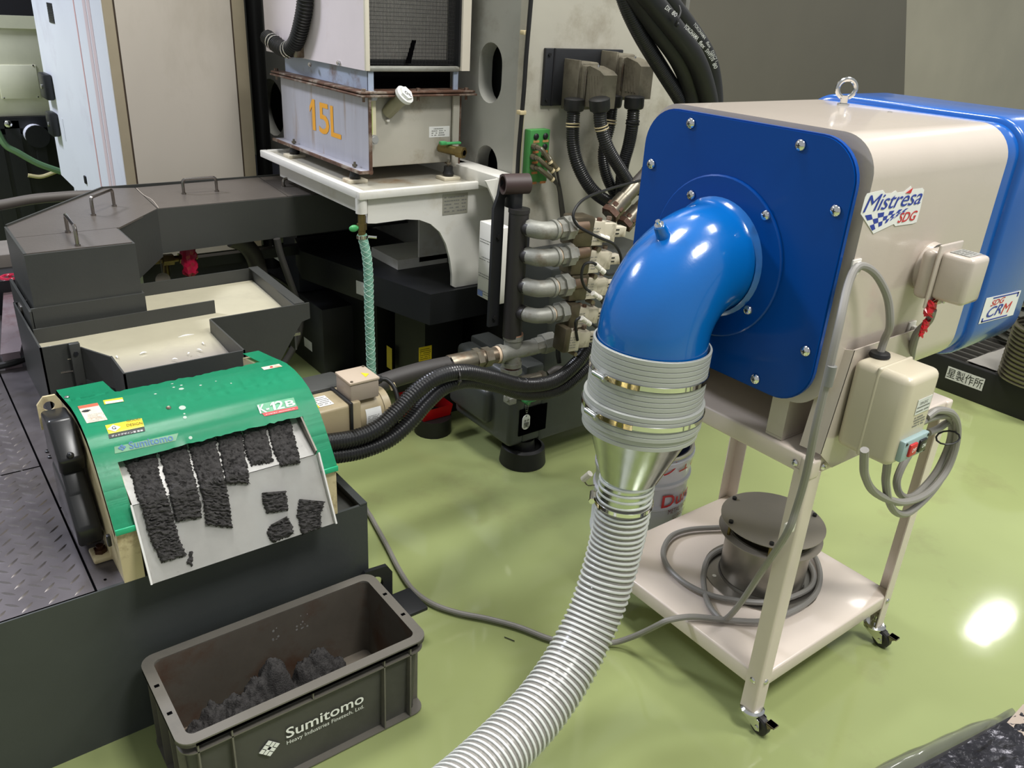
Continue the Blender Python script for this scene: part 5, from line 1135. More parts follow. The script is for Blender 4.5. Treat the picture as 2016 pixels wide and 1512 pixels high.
cg2 = 'large conduits sweeping from the valves to the separator'
conduit([Vp(640, 872, 1.74), Vp(700, 862, 1.74), Vp(745, 842, 1.74), Vp(785, 806, 1.75), Vp(822, 768, 1.76), Vp(862, 742, 1.77), Vp(910, 732, 1.78), Vp(965, 742, 1.80), Vp(1030, 758, 1.83), Vp(1090, 750, 1.85), Vp(1135, 715, 1.88), Vp(1160, 680, 1.90)], .0235, 'sweeping_conduit', 'upper black corrugated conduit sweeping below the gear motor to the valves', pitch=.0085, depth=.003, m=mat('black_sweeping_conduit', (26, 26, 27), .30))
conduit([Vp(650, 898, 1.74), Vp(710, 888, 1.74), Vp(765, 866, 1.74), Vp(806, 832, 1.75), Vp(838, 795, 1.77), Vp(875, 762, 1.79), Vp(920, 750, 1.81), Vp(975, 758, 1.83), Vp(1035, 775, 1.85), Vp(1100, 766, 1.88), Vp(1150, 728, 1.91), Vp(1185, 690, 1.94)], .0225, 'sweeping_conduit', 'lower black corrugated conduit, hanging just beneath its twin', pitch=.0085, depth=.003, m=MATS['black_sweeping_conduit'])
g = G(); a = Vp(888, 705, 1.96); P = [Vp(887, 704, 1.955), Vp(893, 715, 1.94), Vp(900, 726, 1.80), Vp(905, 735, 1.75), Vp(905, 750, 1.75), Vp(902, 757, 1.77)]
g.tube(P, .003, 6, sub=3); g.sphere(P[4], .006, n=8); solo(g, 'hose_tie', MATS['grey_lead'], 'black tie strapping the conduits to the thick matt hose', 'cable tie')

# ================================================================== right background
g = G(); pts = [(2.9, 0), (9.5, 0)]
a = Vp(1787, -60, 3.2); b = Vp(1779, 230, 3.2)
en = thing('machine_enclosure', 'dark grey enclosure wall of the machine behind the collector', 'enclosure', (4, 3.2, 0))
g = G(); g.prism([(2.6, 3.2, .25), (b.x+.1, 3.2, .25), (b.x, 3.2, b.z), (a.x, 3.2, a.z), (a.x-.1, 3.2, 3.4), (2.6, 3.2, 3.4)], (0, .04, 0)); build(g, 'dark_panel', darkwall, en)
g = G(); g.prism([(4.5, 3.26, .25), (9.5, 3.26, .25), (9.5, 3.26, 3.4), (4.5, 3.26, 3.4)], (0, .04, 0)); build(g, 'pale_panel', lightwall, en)
PU, PV0, PV1, PZ = 3.94, .35, 1.90, .165; deckm = mat('worn_deck_plastic', (66, 64, 60), .4)
pal = thing('pallet', 'black plastic pallet with a printed name plate, behind the collector', 'pallet', (4.5, 1.0, 0))
g = G(); g.box(PU, PU+.03, PV0, PV1, .0, PZ, .004); build(g, 'edge_board', black, pal)
for k in range(11):
    v = PV0+.06+k*(PV1-PV0-.07)/10.5; g = G(); g.box(PU+.03, 5.1, v-.006, v+.006, PZ-.05, PZ, .001); build(g, 'deck_rib', deckm, pal)
for k in range(16):
    u = PU+.09+k*.07; g = G(); g.box(u-.008, u+.008, PV0, PV1, PZ-.045, PZ-.004, .001); build(g, 'deck_rib', deckm, pal)
for v in (PV0+.1, PV1-.15): g = G(); g.box(PU+.03, 5.1, v-.08, v+.08, 0, PZ-.05); build(g, 'runner', black, pal)
a = Up(1858, 752, PU-.001); b = Up(1933, 768, PU-.001); c = Up(1862, 722, PU-.001); 
ey = Zv; w_ = a.y-b.y
decal(pal, mat('worn_name_plate', (196, 196, 190), .5, var=.08, vscale=50), (PU-.0008, a.y, .066), -Y, Zv, w_, .062, 'name_plate')
text('星製作所', pal, blackp, (PU-.0016, a.y-.004, .074), -Y, Zv, w_-.008, .048, bold=.0)
g = G(); grid = []; q = [(1905, 705), (1965, 688), (2030, 700), (2060, 770)]
c0 = Zp(1903, 712, PZ); c1 = Zp(1985, 683, PZ); c2 = Zp(2060, 700, PZ); c3 = Zp(2060, 765, PZ)
for i in range(13):
    row = []
    for j in range(13):
        p = c0.lerp(c1, i/12).lerp(c3.lerp(c2, i/12), j/12); row.append((p.x, p.y, PZ+.003+.006*abs(mnoise.noise(Vector((p.x*14, p.y*14, 0)))))) 
    grid.append(row)
g.sheet(grid, .001); solo(g, 'plastic_sheet', paper, 'crumpled white plastic sheet spread on the black pallet', 'sheet')
def coil(px, py, r, h, label, m, turns):
    p = Zp(px, py, PZ+.01); g = G(); prof = []
    for k in range(turns*4+1): prof.append((r-(.0 if k % 4 in (1, 2) else .012), h*k/(turns*4)))
    g.lathe(p, Zv, prof, 32); return solo(g, 'ribbed_duct', m, label, 'duct', ang=60)
coil(2040, 750, .16, .26, 'ribbed metal duct standing on the white plastic sheet', mat('ribbed_duct_metal', (128, 122, 108), .25, metal=.8, var=.1), 13)
p = Zp(2035, 672, PZ+.01); g = G()
for k in range(4): g.lathe(p+Zv*.045*k, Zv, [(.16, 0), (.19, .02), (.16, .04)], 28)
solo(g, 'duct_flange_stack', mat('grey_flange_stack', (92, 92, 84), .4, metal=.5), 'stacked grey duct flanges at the far side of the pallet', 'flange', ang=60)
p = Vp(2030, 570, 1.75); g = G(); g.box(5.6, 5.8, 1.66, 1.9, 0, .40, .01); solo(g, 'red_case', red, 'red case at the right edge behind the blue cover', 'case')
# bright plate end under the collector at the pallet's corner
p = Vp(1825, 692, 1.35); g = G(); pp_ = Zp(1830, 700, PZ+.03); g.box(4.0, 4.08, 1.70, 1.80, PZ, PZ+.035, .01); solo(g, 'bubble_pack', mat('clear_green_pack', (150, 160, 120), .2, bump=.5, bscale=20), 'small clear pack at the corner of the pallet', 'package')
# ================================================================== cart
CU0, CU1, CV0, CV1 = 1.437, 2.017, .788, 1.375
ct = thing('steel_cart', 'ivory steel cart on braked casters carrying the blue and ivory collector', 'cart', ((CU0+CU1)/2, (CV0+CV1)/2, 0))
for z, nm in ((.770, 'top_shelf'), (.171, 'lower_shelf')):
    g = G(); g.box(CU0, CU1, CV0, CV1, z-.045, z, .006, 3); 
    bmesh.ops.delete(g.bm, geom=[f for f in g.bm.faces if f.normal.z < -.9], context='FACES')
    build(g, nm, cartm, ct, 50)
for i, (u, v, su, sv) in enumerate(((CU0, CV0, 1, 1), (CU1, CV0, -1, 1), (CU0, CV1, 1, -1), (CU1, CV1, -1, -1))):
    w = .040; t_ = .003; o_ = .0025
    a = (u-o_*su, v-o_*sv); g = G()
    pts = [a, (a[0]+w*su, a[1]), (a[0]+w*su, a[1]+t_*sv), (a[0]+t_*su, a[1]+t_*sv), (a[0]+t_*su, a[1]+w*sv), (a[0], a[1]+w*sv)]
    zt = .762 if i else .738
    t2 = bmesh.new(); A = [t2.verts.new((x, y, .058)) for x, y in pts]; B = [t2.verts.new((x, y, .735)) for x, y in pts]
    t2.faces.new(A); t2.faces.new(B[::-1])
    for k in range(6): t2.faces.new((A[k], B[k], B[(k+1) % 6], A[(k+1) % 6]))
    bmesh.ops.recalc_face_normals(t2, faces=t2.faces[:])
    ed = [e for e in t2.edges if abs(e.verts[0].co.z-e.verts[1].co.z) > .1 and abs(e.verts[0].co.x-a[0]) < 1e-5 and abs(e.verts[0].co.y-a[1]) < 1e-5]
    bmesh.ops.bevel(t2, geom=ed, offset=.006, segments=4, affect='EDGES', profile=.5); g.merge(t2)
    lg_ = build(g, 'leg', cartm, ct)
    for z in (.150,):
        if sv > 0: g = G(); g.lathe((a[0]+.022*su, a[1], z), (0, -1, 0), [(.008, 0), (.008, .001), (.005, .004), (0, .005)], 12); build(g, 'bolt', chrome, lg_)
        if su > 0: g = G(); g.lathe((a[0], a[1]+.022*sv, z), (-1, 0, 0), [(.008, 0), (.008, .001), (.005, .004), (0, .005)], 12); build(g, 'bolt', chrome, lg_)
    # corner cap of the upper shelf
    g = G(); g.box(min(a[0]-.002*su, a[0]+.03*su), max(a[0]-.002*su, a[0]+.03*su), min(a[1]-.002*sv, a[1]+.03*sv), max(a[1]-.002*sv, a[1]+.03*sv), .722, .768, .006, 3); build(g, 'corner_cap', cartm, ct)
    for d_, c in ((Vector((0, -sv, 0)), (a[0]+.042*su, a[1]+.001*sv, .745)), (Vector((-su, 0, 0)), (a[0]+.001*su, a[1]+.042*sv, .745))):
        g = G(); g.lathe(c, d_, [(.008, 0), (.008, .002), (.005, .006), (0, .007)], 12); build(g, 'bolt', chrome, ct)
    # caster
    cx, cy = a[0]+.018*su, a[1]+.016*sv
    g = G(); g.lathe((cx, cy, .048), Zv, [(0, 0), (.026, 0), (.030, .004), (.030, .008), (.024, .013), (.012, .014), (.012, .02), (0, .02)], 24); g.cyl((cx, cy, .060), (cx, cy, .085), .006); g.cyl((cx, cy, .066), (cx, cy, .075), .010, n=6); cs = build(g, 'caster', chrome, ct)
    wx, wy = cx, cy-.030
    for s_ in (-1, 1):
        xx = wx+s_*.014
        g = G(); g.prism([(xx, cy+.024, .050), (xx, cy-.020, .050), (xx, cy-.034, .046), (xx, wy-.010, .020), (xx, wy, .015), (xx, wy+.008, .019), (xx, cy+.022, .042)], (.002*s_, 0, 0)); build(g, 'caster_fork', chrome, cs)
    g = G(); g.cyl((wx-.0185, wy, .0255), (wx+.0185, wy, .0255), .006, n=12); build(g, 'axle', chrome, cs)
    g = G(); g.lathe((wx-.010, wy, .0255), X, [(0, 0), (.021, 0), (.0255, .003), (.0255, .017), (.021, .020), (0, .020)], 28); build(g, 'wheel', mat('caster_tyre', (40, 38, 38), .45), cs)
    g = G(); g.box(wx-.010, wx+.010, wy-.042, wy-.018, .050, .054, .001); g.prism([(wx-.010, wy-.042, .054), (wx-.010, wy-.018, .054), (wx-.010, wy-.026, .038)], (.020, 0, 0)); build(g, 'brake_pedal', hexm, cs)

# ================================================================== vent cap on the lower shelf
vc = thing('vent_cap', 'grey steel vent cap with two round discs, on the lower cart shelf', 'vent cap', (1.76, 1.04, .171))
vm = mat('brushed_vent_steel', (150, 146, 138), .32, metal=.9, var=.05); vd = mat('vent_disc_grey', (146, 139, 127), .42, metal=.1, var=.04)
g = G(); g.lathe((1.76, 1.04, .1715), Zv, [(.116, 0), (.158, 0), (.158, .003), (.119, .003), (.116, .010)], 48); build(g, 'base_flange', vm, vc)
g = G(); g.lathe((1.76, 1.04, .175), Zv, [(.112, 0), (.115, 0), (.115, .150), (.112, .150), (.112, .0)], 48); build(g, 'duct_ring', vm, vc)
g = G(); g.lathe((1.76, 1.04, .321), Zv, [(.108, 0), (.139, 0), (.139, .002), (.108, .002), (.108, 0)], 48); build(g, 'lower_disc', vd, vc)
g = G(); g.lathe((1.76, 1.04, .359), Zv, [(0, 0), (.139, 0), (.139, .002), (0, .002)], 48); build(g, 'top_disc', vd, vc)
for a in (95, 215, 335, 155):
    x, y = 1.76+.125*math.cos(math.radians(a)), 1.04+.125*math.sin(math.radians(a))
    g = G(); g.cyl((x, y, .323), (x, y, .359), .0045); build(g, 'standoff', brass, vc)
    g = G(); g.cyl((x, y, .361), (x, y, .368), .006); build(g, 'disc_screw', blackp, vc)
p = Zp(1406, 1134, .175); g = G(); g.cyl(p, p+Zv*.002, .0055); build(g, 'flange_hole', tie, vc)

# ================================================================== collector
mc = thing('mist_collector', 'ivory collector with blue end plate and blue rear cover, on the steel cart', 'machine', (1.75, 1.077, .77))
BV0, BV1, BZ0, BZ1 = .800, 1.354, .874, 1.420
def rbody(u0, u1, d, r, m, name, parent=mc, n=10, cap=True):
    lp = rrect(BV0-d, BV1+d, BZ0-d, BZ1+d, r, n); g = G()
    g.prism([(u0, v, z) for v, z in lp], (u1-u0, 0, 0)); return build(g, name, m, parent, 40)
rbody(1.432, 1.955, 0, .075, ivory, 'body_shell')
def softbody(us_, ds_, r, m, name):
    g = G(); rows = []
    for u_, d_ in zip(us_, ds_):
        lp = rrect(BV0-d_, BV1+d_, BZ0-d_, BZ1+d_, max(.02, r+d_), 10); rows.append([(u_, v, z) for v, z in lp+[lp[0]]])
    g.sheet(rows, 0); g.prism([p for p in rows[-1][:-1]], (.001, 0, 0)); return build(g, name, m, mc, 40)
softbody([1.956, 1.958, 2.010, 2.012, 2.016, 2.024, 2.26, 2.28, 2.288], [-.002, -.0015, -.0015, .006, .010, .012, .012, .006, -.006], .075, bluecap, 'rear_cover')
lp = rrect(.812, 1.341, .883, 1.413, .085, 10)
g = G(); t2 = bmesh.new(); A = [t2.verts.new((1.400, v, z)) for v, z in lp]; B = [t2.verts.new((1.412, v, z)) for v, z in lp]; t2.faces.new(A); t2.faces.new(B[::-1]); n_ = len(lp)
for k in range(n_): t2.faces.new((A[k], B[k], B[(k+1) % n_], A[(k+1) % n_]))
bmesh.ops.recalc_face_normals(t2, faces=t2.faces[:]); bmesh.ops.bevel(t2, geom=[e for e in t2.edges if abs(e.verts[0].co.x-e.verts[1].co.x) < 1e-6 and e.verts[0].co.x < 1.405], offset=.003, segments=2, affect='EDGES'); g.merge(t2)
ep = build(g, 'end_plate', blueplate, mc, 50)
g = G(); g.prism([(1.412, v, z) for v, z in rrect(.845, 1.308, .915, 1.38, .08, 8)], (.02, 0, 0)); build(g, 'end_gasket', ivory, mc)
for (x, y) in ((1360, 243), (1576, 286), (1282, 323), (1645, 415), (1586, 691), (1487, 746)):
    p = Up(x, y, 1.399); g = G(); g.lathe(p, -X, [(.0115, 0), (.0115, .001), (.010, .004), (.006, .0065), (0, .0075)], 18); b_ = build(g, 'bolt', bright, ep); g = G(); g.box(p.x-.0079, p.x-.0070, p.y-.004, p.y+.004, p.z-.0008, p.z+.0008); g.box(p.x-.0079, p.x-.0070, p.y-.0008, p.y+.0008, p.z-.004, p.z+.004); build(g, 'bolt_cross', blackp, b_)
EY, EZ = 1.097, 1.130
g = G(); g.lathe((1.400, EY, EZ), -X, [(.10, 0), (.172, 0), (.172, .004), (.169, .006), (.10, .006)], 56); fl = build(g, 'duct_flange', blueplate, mc)
for (x, y) in ((1361, 384), (1508, 424), (1473, 610)):
    p = Up(x, y, 1.393); g = G(); g.lathe(p, -X, [(.0105, 0), (.0105, .001), (.009, .004), (.005, .006), (0, .007)], 18); b_ = build(g, 'bolt', bright, fl); g = G(); g.box(p.x-.0074, p.x-.0065, p.y-.0035, p.y+.0035, p.z-.0008, p.z+.0008); g.box(p.x-.0074, p.x-.0065, p.y-.0008, p.y+.0008, p.z-.0035, p.z+.0035); build(g, 'bolt_cross', blackp, b_)
path = [Vector((1.398, EY, EZ)), Vector((1.392, EY, EZ)), Vector((1.385, EY, EZ))]
RB = .150; cx_, cz_ = 1.385, EZ-RB
for k in range(0, 19):
    a = math.radians(5*k); path.append(Vector((cx_-RB*math.sin(a)+.0, EY-.004*k/18, cz_+RB*math.cos(a))))
path += [Vector((1.2348, EY-.005, .955)), Vector((1.234, EY-.005, .92))]
def rr_(t_):
    s_ = t_*(len(path)-1); return .1165+(.0175 if s_ < .5 else .008 if s_ < 1.5 else .003 if s_ < 2.5 else 0)
g = G(); g.tube(path, rr_, 48); build(g, 'elbow', blue, mc, 60)
p = Vp(1318, 450, EY); p = Hp(1318, 462, (0, EY-.03, 0), Y)
d_ = Vector((-.45, 0, .9)).normalized(); c = Vector((cx_-RB*math.sin(.62), EY, cz_+RB*math.cos(.62)))+Vector((-math.sin(.62), 0, math.cos(.62)))*.112
dd = Vector((-math.sin(.62), 0, math.cos(.62)))
g = G(); g.cyl(c, c+dd*.030, .016, .012, 20); bs = build(g, 'port_boss', blue, mc)
g = G(); g.lathe(c+dd*.030, dd, [(0, 0), (.010, 0), (.010, .003), (.005, .003), (.005, .012), (0, .012)], 12); build(g, 'port_plug', bright, bs)
# eyebolt
g = G(); c = Vector((1.890, 1.175, BZ1)); g.cyl(c, c+Zv*.022, .0075, .010); g.cyl(c, c+Zv*.004, .014)
q = c+Zv*.038; ax = Vector((.75, -.66, 0)).normalized(); g.tube([q+ax*(.021*math.cos(2*PI*k/24))+Zv*(.021*math.sin(2*PI*k/24)) for k in range(24)], .0055, 10, closed=True); build(g, 'eyebolt', chrome, mc)
p = Zp(1752, 221, BZ1); g = G(); g.cyl(p, p+Zv*.002, .005); build(g, 'top_screw', chrome, mc)
# stand channels
for v0, v1 in ((.877, .880), (1.27, 1.273)):
    s_ = 1 if v0 < 1 else -1
    w0 = v0 if s_ > 0 else v1; g = G(); g.prism([(1.447, w0, .778), (1.96, w0, .778), (1.96, w0+.003*s_, .778), (1.450, w0+.003*s_, .778), (1.450, w0+.042*s_, .778), (1.447, w0+.042*s_, .778)], (0, 0, .115)); g.prism([(1.447, w0, .7715), (1.96, w0, .7715), (1.96, w0+.042*s_, .7715), (1.447, w0+.042*s_, .7715)], (0, 0, .006)); build(g, 'stand_channel', ivory, mc)
p = Zp(1573, 846, .778); g = G(); g.cyl((1.545, .90, .778), (1.545, .90, .794), .011, n=6); g.cyl((1.545, .865, .772), (1.545, .865, .786), .010, n=6); build(g, 'stand_bolt', hexm, mc)
# stickers on the near side (plane v = BV0)
SV = BV0-.0006
def vpt(x, y): return Vp(x, y, SV)
out = [(1707, 381), (1738, 374), (1743, 381), (1755, 380), (1763, 375), (1767, 379), (1780, 377), (1793, 366), (1796, 373), (1816, 370), (1819, 374), (1812, 408), (1804, 437), (1797, 440), (1762, 445), (1759, 441), (1719, 460), (1698, 427), (1694, 421), (1703, 388)]
g = G(); g.prism([vpt(*q) for q in out], (0, -.0006, 0)); st = build(g, 'logo_sticker', wlab, mc)
o_ = Vp(1698, 420, SV-.001); e_ = Vp(1811, 402, SV-.001); tp = Vp(1706, 384, SV-.001)
o_.y = e_.y = tp.y = SV-.001
ex = (e_-o_).normalized()
text('Mistresa', mc, bluep, o_+Vector((0, 0, .001)), ex, Vector((-ex.z, 0, ex.x))*1, (e_-o_).length, (tp-o_).z*.92, shear=.3, sp=.95)
a = Vp(1783, 380, SV-.0012); g = G(); g.prism([a, a+Vector((.022, 0, .008)), a+Vector((.019, 0, -.002))], (0, -.0006, 0)); build(g, 'logo_accent', red, mc)
o2 = Vp(1766, 439, SV-.001); e2 = Vp(1802, 433, SV-.001); t2_ = Vp(1768, 420, SV-.001); o2.y = e2.y = SV-.001; ex = (e2-o2).normalized()
text('SDG', mc, red, o2, ex, Vector((-ex.z, 0, ex.x)), (e2-o2).length, (t2_-o2).z, shear=.3, bold=.03)
# chequered flag of the logo, fading to the right
g = G(); TLq, BLq, TRq, BRq = (1702, 424), (1716, 454), (1808, 406), (1770, 424)
def fl_(s_, t_):
    a_ = (TLq[0]+(TRq[0]-TLq[0])*s_, TLq[1]+(TRq[1]-TLq[1])*s_); b_ = (BLq[0]+(BRq[0]-BLq[0])*s_, BLq[1]+(BRq[1]-BLq[1])*s_)
    return vpt(a_[0]+(b_[0]-a_[0])*t_, a_[1]+(b_[1]-a_[1])*t_)+Vector((0, -.001, 0))
cols = [0, .12, .24, .36, .46, .55, .63, .70, .76, .81, .86]
for i in range(10):
    for j in range(3):
        if (i+j) % 2 == 0:
            q = [fl_(cols[i], j/3), fl_(cols[i+1], j/3), fl_(cols[i+1], (j+1)/3), fl_(cols[i], (j+1)/3)]; g.add(q, [(0, 1, 2, 3)])
build(g, 'logo_flag', bluep, mc)['kind'] = 'stuff'
CVV = BV0-.0126
q = [Vp(1926, 638, CVV), Vp(1994, 620, CVV), Vp(2005, 569, CVV), Vp(1942, 587, CVV)]
o_ = q[0]; w_ = q[1].x-q[0].x; h_ = q[3].z-q[0].z; sh = q[3].x-q[0].x
def slp(a_, b_): return Vector((o_.x+w_*a_+sh*b_, CVV, o_.z+(q[1].z-q[0].z)*a_+h_*b_))
g = G(); g.prism([slp(0, 0), slp(1, 0), slp(1, 1), slp(0, 1)], (0, -.0006, 0)); st = build(g, 'badge', wlab, mc)
for a_, b_, c_, d_ in ((.05, .04, .80, .09), (.20, .91, .95, .96), (.05, .04, .09, .2), (.91, .78, .95, .96)):
    g = G(); p0, p1, p2, p3 = slp(a_, b_), slp(c_, b_), slp(c_, d_), slp(a_, d_); g.prism([x_+Vector((0, -.0007, 0)) for x_ in (p0, p1, p2, p3)], (0, -.0004, 0)); build(g, 'badge_border', bluep, st)
text('SDG', mc, red, slp(.18, .62)+Vector((0, -.0008, 0)), X, Zv, w_*.38, h_*.22, shear=.3, bold=.03)
text('CR', mc, bluep, slp(.15, .17)+Vector((0, -.0008, 0)), X, Zv, w_*.42, h_*.40, shear=.3, bold=.02)
text('M', mc, red, slp(.57, .17)+Vector((0, -.0008, 0)), X, Zv, w_*.26, h_*.42, shear=.25)
# junction box on the side
jc = Vp(1822, 523, BV0); 
g = G(); g.lathe((jc.x, BV0, jc.z), -Y, [(0, 0), (.050, 0), (.052, .004), (.050, .016), (.0, .016)], 32); jb = build(g, 'junction_base', ivory, mc)
g = G(); g.lathe((jc.x, BV0-.016, jc.z), -Y, [(.049, 0), (.049, .003)], 32); build(g, 'junction_seal', black, jb)
c = Vp(1856, 540, .748)
Mj = Matrix.Translation((c.x, .75, c.z)) @ Matrix.Rotation(math.radians(0), 4, 'Z')
g = G(); g.box(-.040, .040, -.002, .034, -.052, .050, .014, 3, Mj); build(g, 'junction_neck', ivory, jb)
g = G(); g.box(-.045, .045, -.006, .0, -.066, .066, .010, 3, Mj); build(g, 'junction_flange', ivory, jb)
g = G(); g.box(-.036, .036, -.070, -.004, -.045, .052, .010, 3, Mj); jl = build(g, 'junction_cover', ivory, jb)
g = G(); g.cyl(Mj @ Vector((.02, -.006, -.058)), Mj @ Vector((.02, -.012, -.058)), .005); build(g, 'cover_screw', chrome, jb)
decal(jl, mat('silver_plate', (176, 176, 170), .4, metal=.5), Mj @ Vector((-.026, -.055, .0525)), X, Y, .05, .040, 'rating_plate'); scribble(jl, greyprint, Mj @ Vector((-.022, -.052, .0533)), X, Y, .042, .034, 5, seed=12)
# cable mounts on the body and the leg
for (x, y, pl_) in ((1682, 526, BV0), (1792, 646, BV0)):
    p = Vp(x, y, pl_); g = G(); g.box(p.x-.014, p.x+.014, pl_-.004, pl_, p.z-.016, p.z+.016, .001); g.box(p.x-.006, p.x+.006, pl_-.012, pl_-.004, p.z-.008, p.z+.008, .002); build(g, 'cable_mount', tie, mc)

# ================================================================== switch box
sbx = thing('switch_box', 'cream switch box with red OFF and black ON buttons, bracketed to the cart', 'switch box', (1.6, .72, .75))
g = G(); g.prism([(1.478, .781, 1.012), (1.74, .781, 1.012), (1.74, .781, .735), (1.505, .781, .735), (1.445, .781, .785)], (0, .003, 0)); g.prism([(1.478, .781, 1.012), (1.474, .83, 1.0), (1.442, .83, .785), (1.445, .781, .785)], (.003, 0, 0)); build(g, 'mounting_bracket', ivory, sbx)
p_ = Vp(1685, 705, .776); su0 = p_.x; n_ = Up(1796, 752, su0); sv0 = n_.y; szt = n_.z; su1 = Vp(1857, 730, sv0).x; szb = Up(1749, 925, su0).z; 
szt = (szt+p_.z)/2
g = G(); g.box(su0, su1, sv0, .778, szb, szt, .016, 4); build(g, 'box_body', boxm, sbx, 40)
vm_ = (sv0+.778)/2+.006; g = G(); g.box(su0-.0012, su1+.0012, vm_-.0045, vm_+.0045, szb-.001, szt+.0012, .012, 4); build(g, 'box_seam', boxm, sbx, 40)
p = Zp(1731, 702, szt); g = G(); g.lathe((p.x, p.y, szt-.001), Zv, [(0, 0), (.019, 0), (.021, .004), (.019, .010), (.010, .013), (0, .013)], 24); build(g, 'cable_grommet', black, sbx)
GR = Vector((p.x, p.y, szt+.01))
fw_ = su1-su0; fh_ = szt-szb; FV_ = sv0-.0005
decal(sbx, mat('pale_sticker', (214, 216, 212), .4), (su0+fw_*.40, FV_, szb+fh_*.56), X, Zv, fw_*.45, fh_*.17, 'type_label'); text('DSM-22F-Z', sbx, blackp, (su0+fw_*.48, FV_-.0008, szb+fh_*.665), X, Zv, fw_*.25, .006); scribble(sbx, greyprint, (su0+fw_*.42, FV_-.0001, szb+fh_*.57), X, Zv, fw_*.4, .017, 2, seed=21)
scribble(sbx, greyprint, (su0+fw_*.45, FV_+.001, szb+fh_*.40), X, Zv, fw_*.38, fh_*.13, 4, lw=.5, seed=22)
g = G(); g.box(su0+fw_*.16, su0+fw_*.97, sv0-.012, sv0+.002, szb+fh_*.07, szb+fh_*.31, .004); pn = build(g, 'button_panel', mat('pale_blue_panel', (150, 172, 172), .4), sbx)
bz0, bz1 = szb+fh_*.12, szb+fh_*.26
for a_, b_, m_, s_ in ((.32, .55, red, 'OFF'), (.64, .86, blackg, 'ON')):
    g = G(); g.box(su0+fw_*a_, su0+fw_*b_, sv0-.017, sv0-.011, bz0, bz1, .002); bt = build(g, 'button', m_, pn, label='red OFF button' if s_ == 'OFF' else 'black ON button')
    text(s_, pn, whitep, (su0+fw_*(a_+.05), sv0-.0172, bz0+(bz1-bz0)*.35), X, Zv, fw_*(b_-a_-.1), (bz1-bz0)*.34, bold=.02)
scribble(sbx, greyprint, (su0+fw_*.34, sv0+.0, szb+fh_*.02), X, Zv, fw_*.2, fh_*.04, 2, seed=23)
for a_, b_ in ((.22, .28), (.91, .28), (.91, .10)): g = G(); g.cyl((su0+fw_*a_, sv0-.012, szb+fh_*b_), (su0+fw_*a_, sv0-.0135, szb+fh_*b_), .003); build(g, 'panel_screw', dark3, pn)

# ------------------------------------------------------------------ cables
q5 = lambda x, y: (1180+x/2.607, 900+y/2.607)
SH = .183
LG = CU0-.012
pts = [GR, GR+Vector((.002, -.001, .03)), Vp(1752, 640, .745), Vp(1747, 585, .755), Vp(1722, 538, .77), Vp(1690, 524, .782), Vp(1670, 560, .775), Vp(1652, 640, .75), Vp(1632, 730, .74), Vp(1606, 840, .74), Vp(1588, 930, .75), Vp(1568, 1000, .765), Vp(1549, 1050, .772), Vp(1549, 1050, .772).lerp(Zp(1429, 1219, .19), .33)-Zv*.01, Vp(1549, 1050, .772).lerp(Zp(1429, 1219, .19), .68)-Zv*.02]
for x, y in ((648, 832), (610, 820), (560, 755), (540, 680), (535, 600), (560, 520), (640, 470)): pts.append(Zp(*q5(x, y), SH))
for x, y in ((800, 440), (960, 470), (1060, 530), (1100, 600), (1080, 670), (980, 720), (860, 745), (700, 735), (560, 705), (430, 640), (350, 560), (328, 480), (370, 405), (460, 372), (600, 362), (760, 360), (940, 400), (1080, 480), (1130, 580), (1120, 680), (1060, 750), (960, 805), (840, 842), (700, 840), (600, 830), (500, 820), (430, 822)): pts.append(Zp(*q5(x, y), SH+.002))
pts += [Zp(*q5(350, 838), .178), Zp(*q5(300, 862), .15), Zp(*q5(240, 892), .10), Zp(*q5(160, 926), .05), Zp(*q5(80, 950), .02), Zp(1170, 1268, .012), Zp(1130, 1268, .012), Zp(1080, 1257, .012), Zp(1020, 1234, .012), Zp(960, 1218, .012), Zp(900, 1206, .012), Zp(850, 1188, .012), Zp(812, 1160, .012), Zp(785, 1120, .012), Zp(762, 1075, .012), Zp(740, 1035, .012), Zp(724, 1008, .012), Zp(700, 985, .012), Vector((.90, 2.1, .012)), Vector((.95, 2.6, .012)), Vector((1.05, 3.0, .012))]
g = G(); g.tube(resample(catmull(pts, 7), .009), .0078, 10); pc = solo(g, 'power_cable', greyp, 'grey power cable looping from the switch box, round the vent cap and across the floor', 'cable')
p = Vp(1690, 526, .784); g = G(); g.tube([p+Vector((.010*math.cos(k*PI/5), 0, .010*math.sin(k*PI/5))) for k in range(10)], .0018, 6, closed=True); build(g, 'cable_tie', tie, pc)
p = Vp(1553, 1043, .775); g = G(); g.tube([p+Vector((.011*math.cos(k*PI/5), .006*math.sin(k*PI/5), .004*math.cos(k*PI/5))) for k in range(10)], .002, 6, closed=True); g.box(p.x-.004, p.x+.026, .776, .786, p.z-.015, p.z+.012, .002); build(g, 'leg_cable_mount', tie, pc)
p = Vp(1634, 740, .735); g = G(); g.cyl(p-Zv*.02, p+Zv*.02, .0088); build(g, 'cable_print', greyprint, pc)
q4 = lambda x, y: (1560+x/2.8, 500+y/2.8)
def loop(ls, v, dv=0): return [Vp(*q4(x, y), v+dv*i/len(ls)) for i, (x, y) in enumerate(ls)]
L1 = [(398, 1080), (395, 1150), (400, 1220), (440, 1300), (520, 1350), (620, 1368), (740, 1320), (840, 1210), (895, 1080), (910, 960), (880, 880), (800, 862), (740, 900)]
L2 = [(700, 930), (780, 900), (860, 895), (880, 960), (860, 1060), (800, 1190), (720, 1290), (650, 1342), (595, 1325), (575, 1260), (600, 1180), (650, 1090)]
L3 = [(530, 1110), (520, 1190), (515, 1260), (535, 1370), (580, 1428), (650, 1420), (760, 1320), (840, 1200), (890, 1060), (905, 960), (860, 930), (800, 965), (750, 985)]
cv_ = sv0+.02
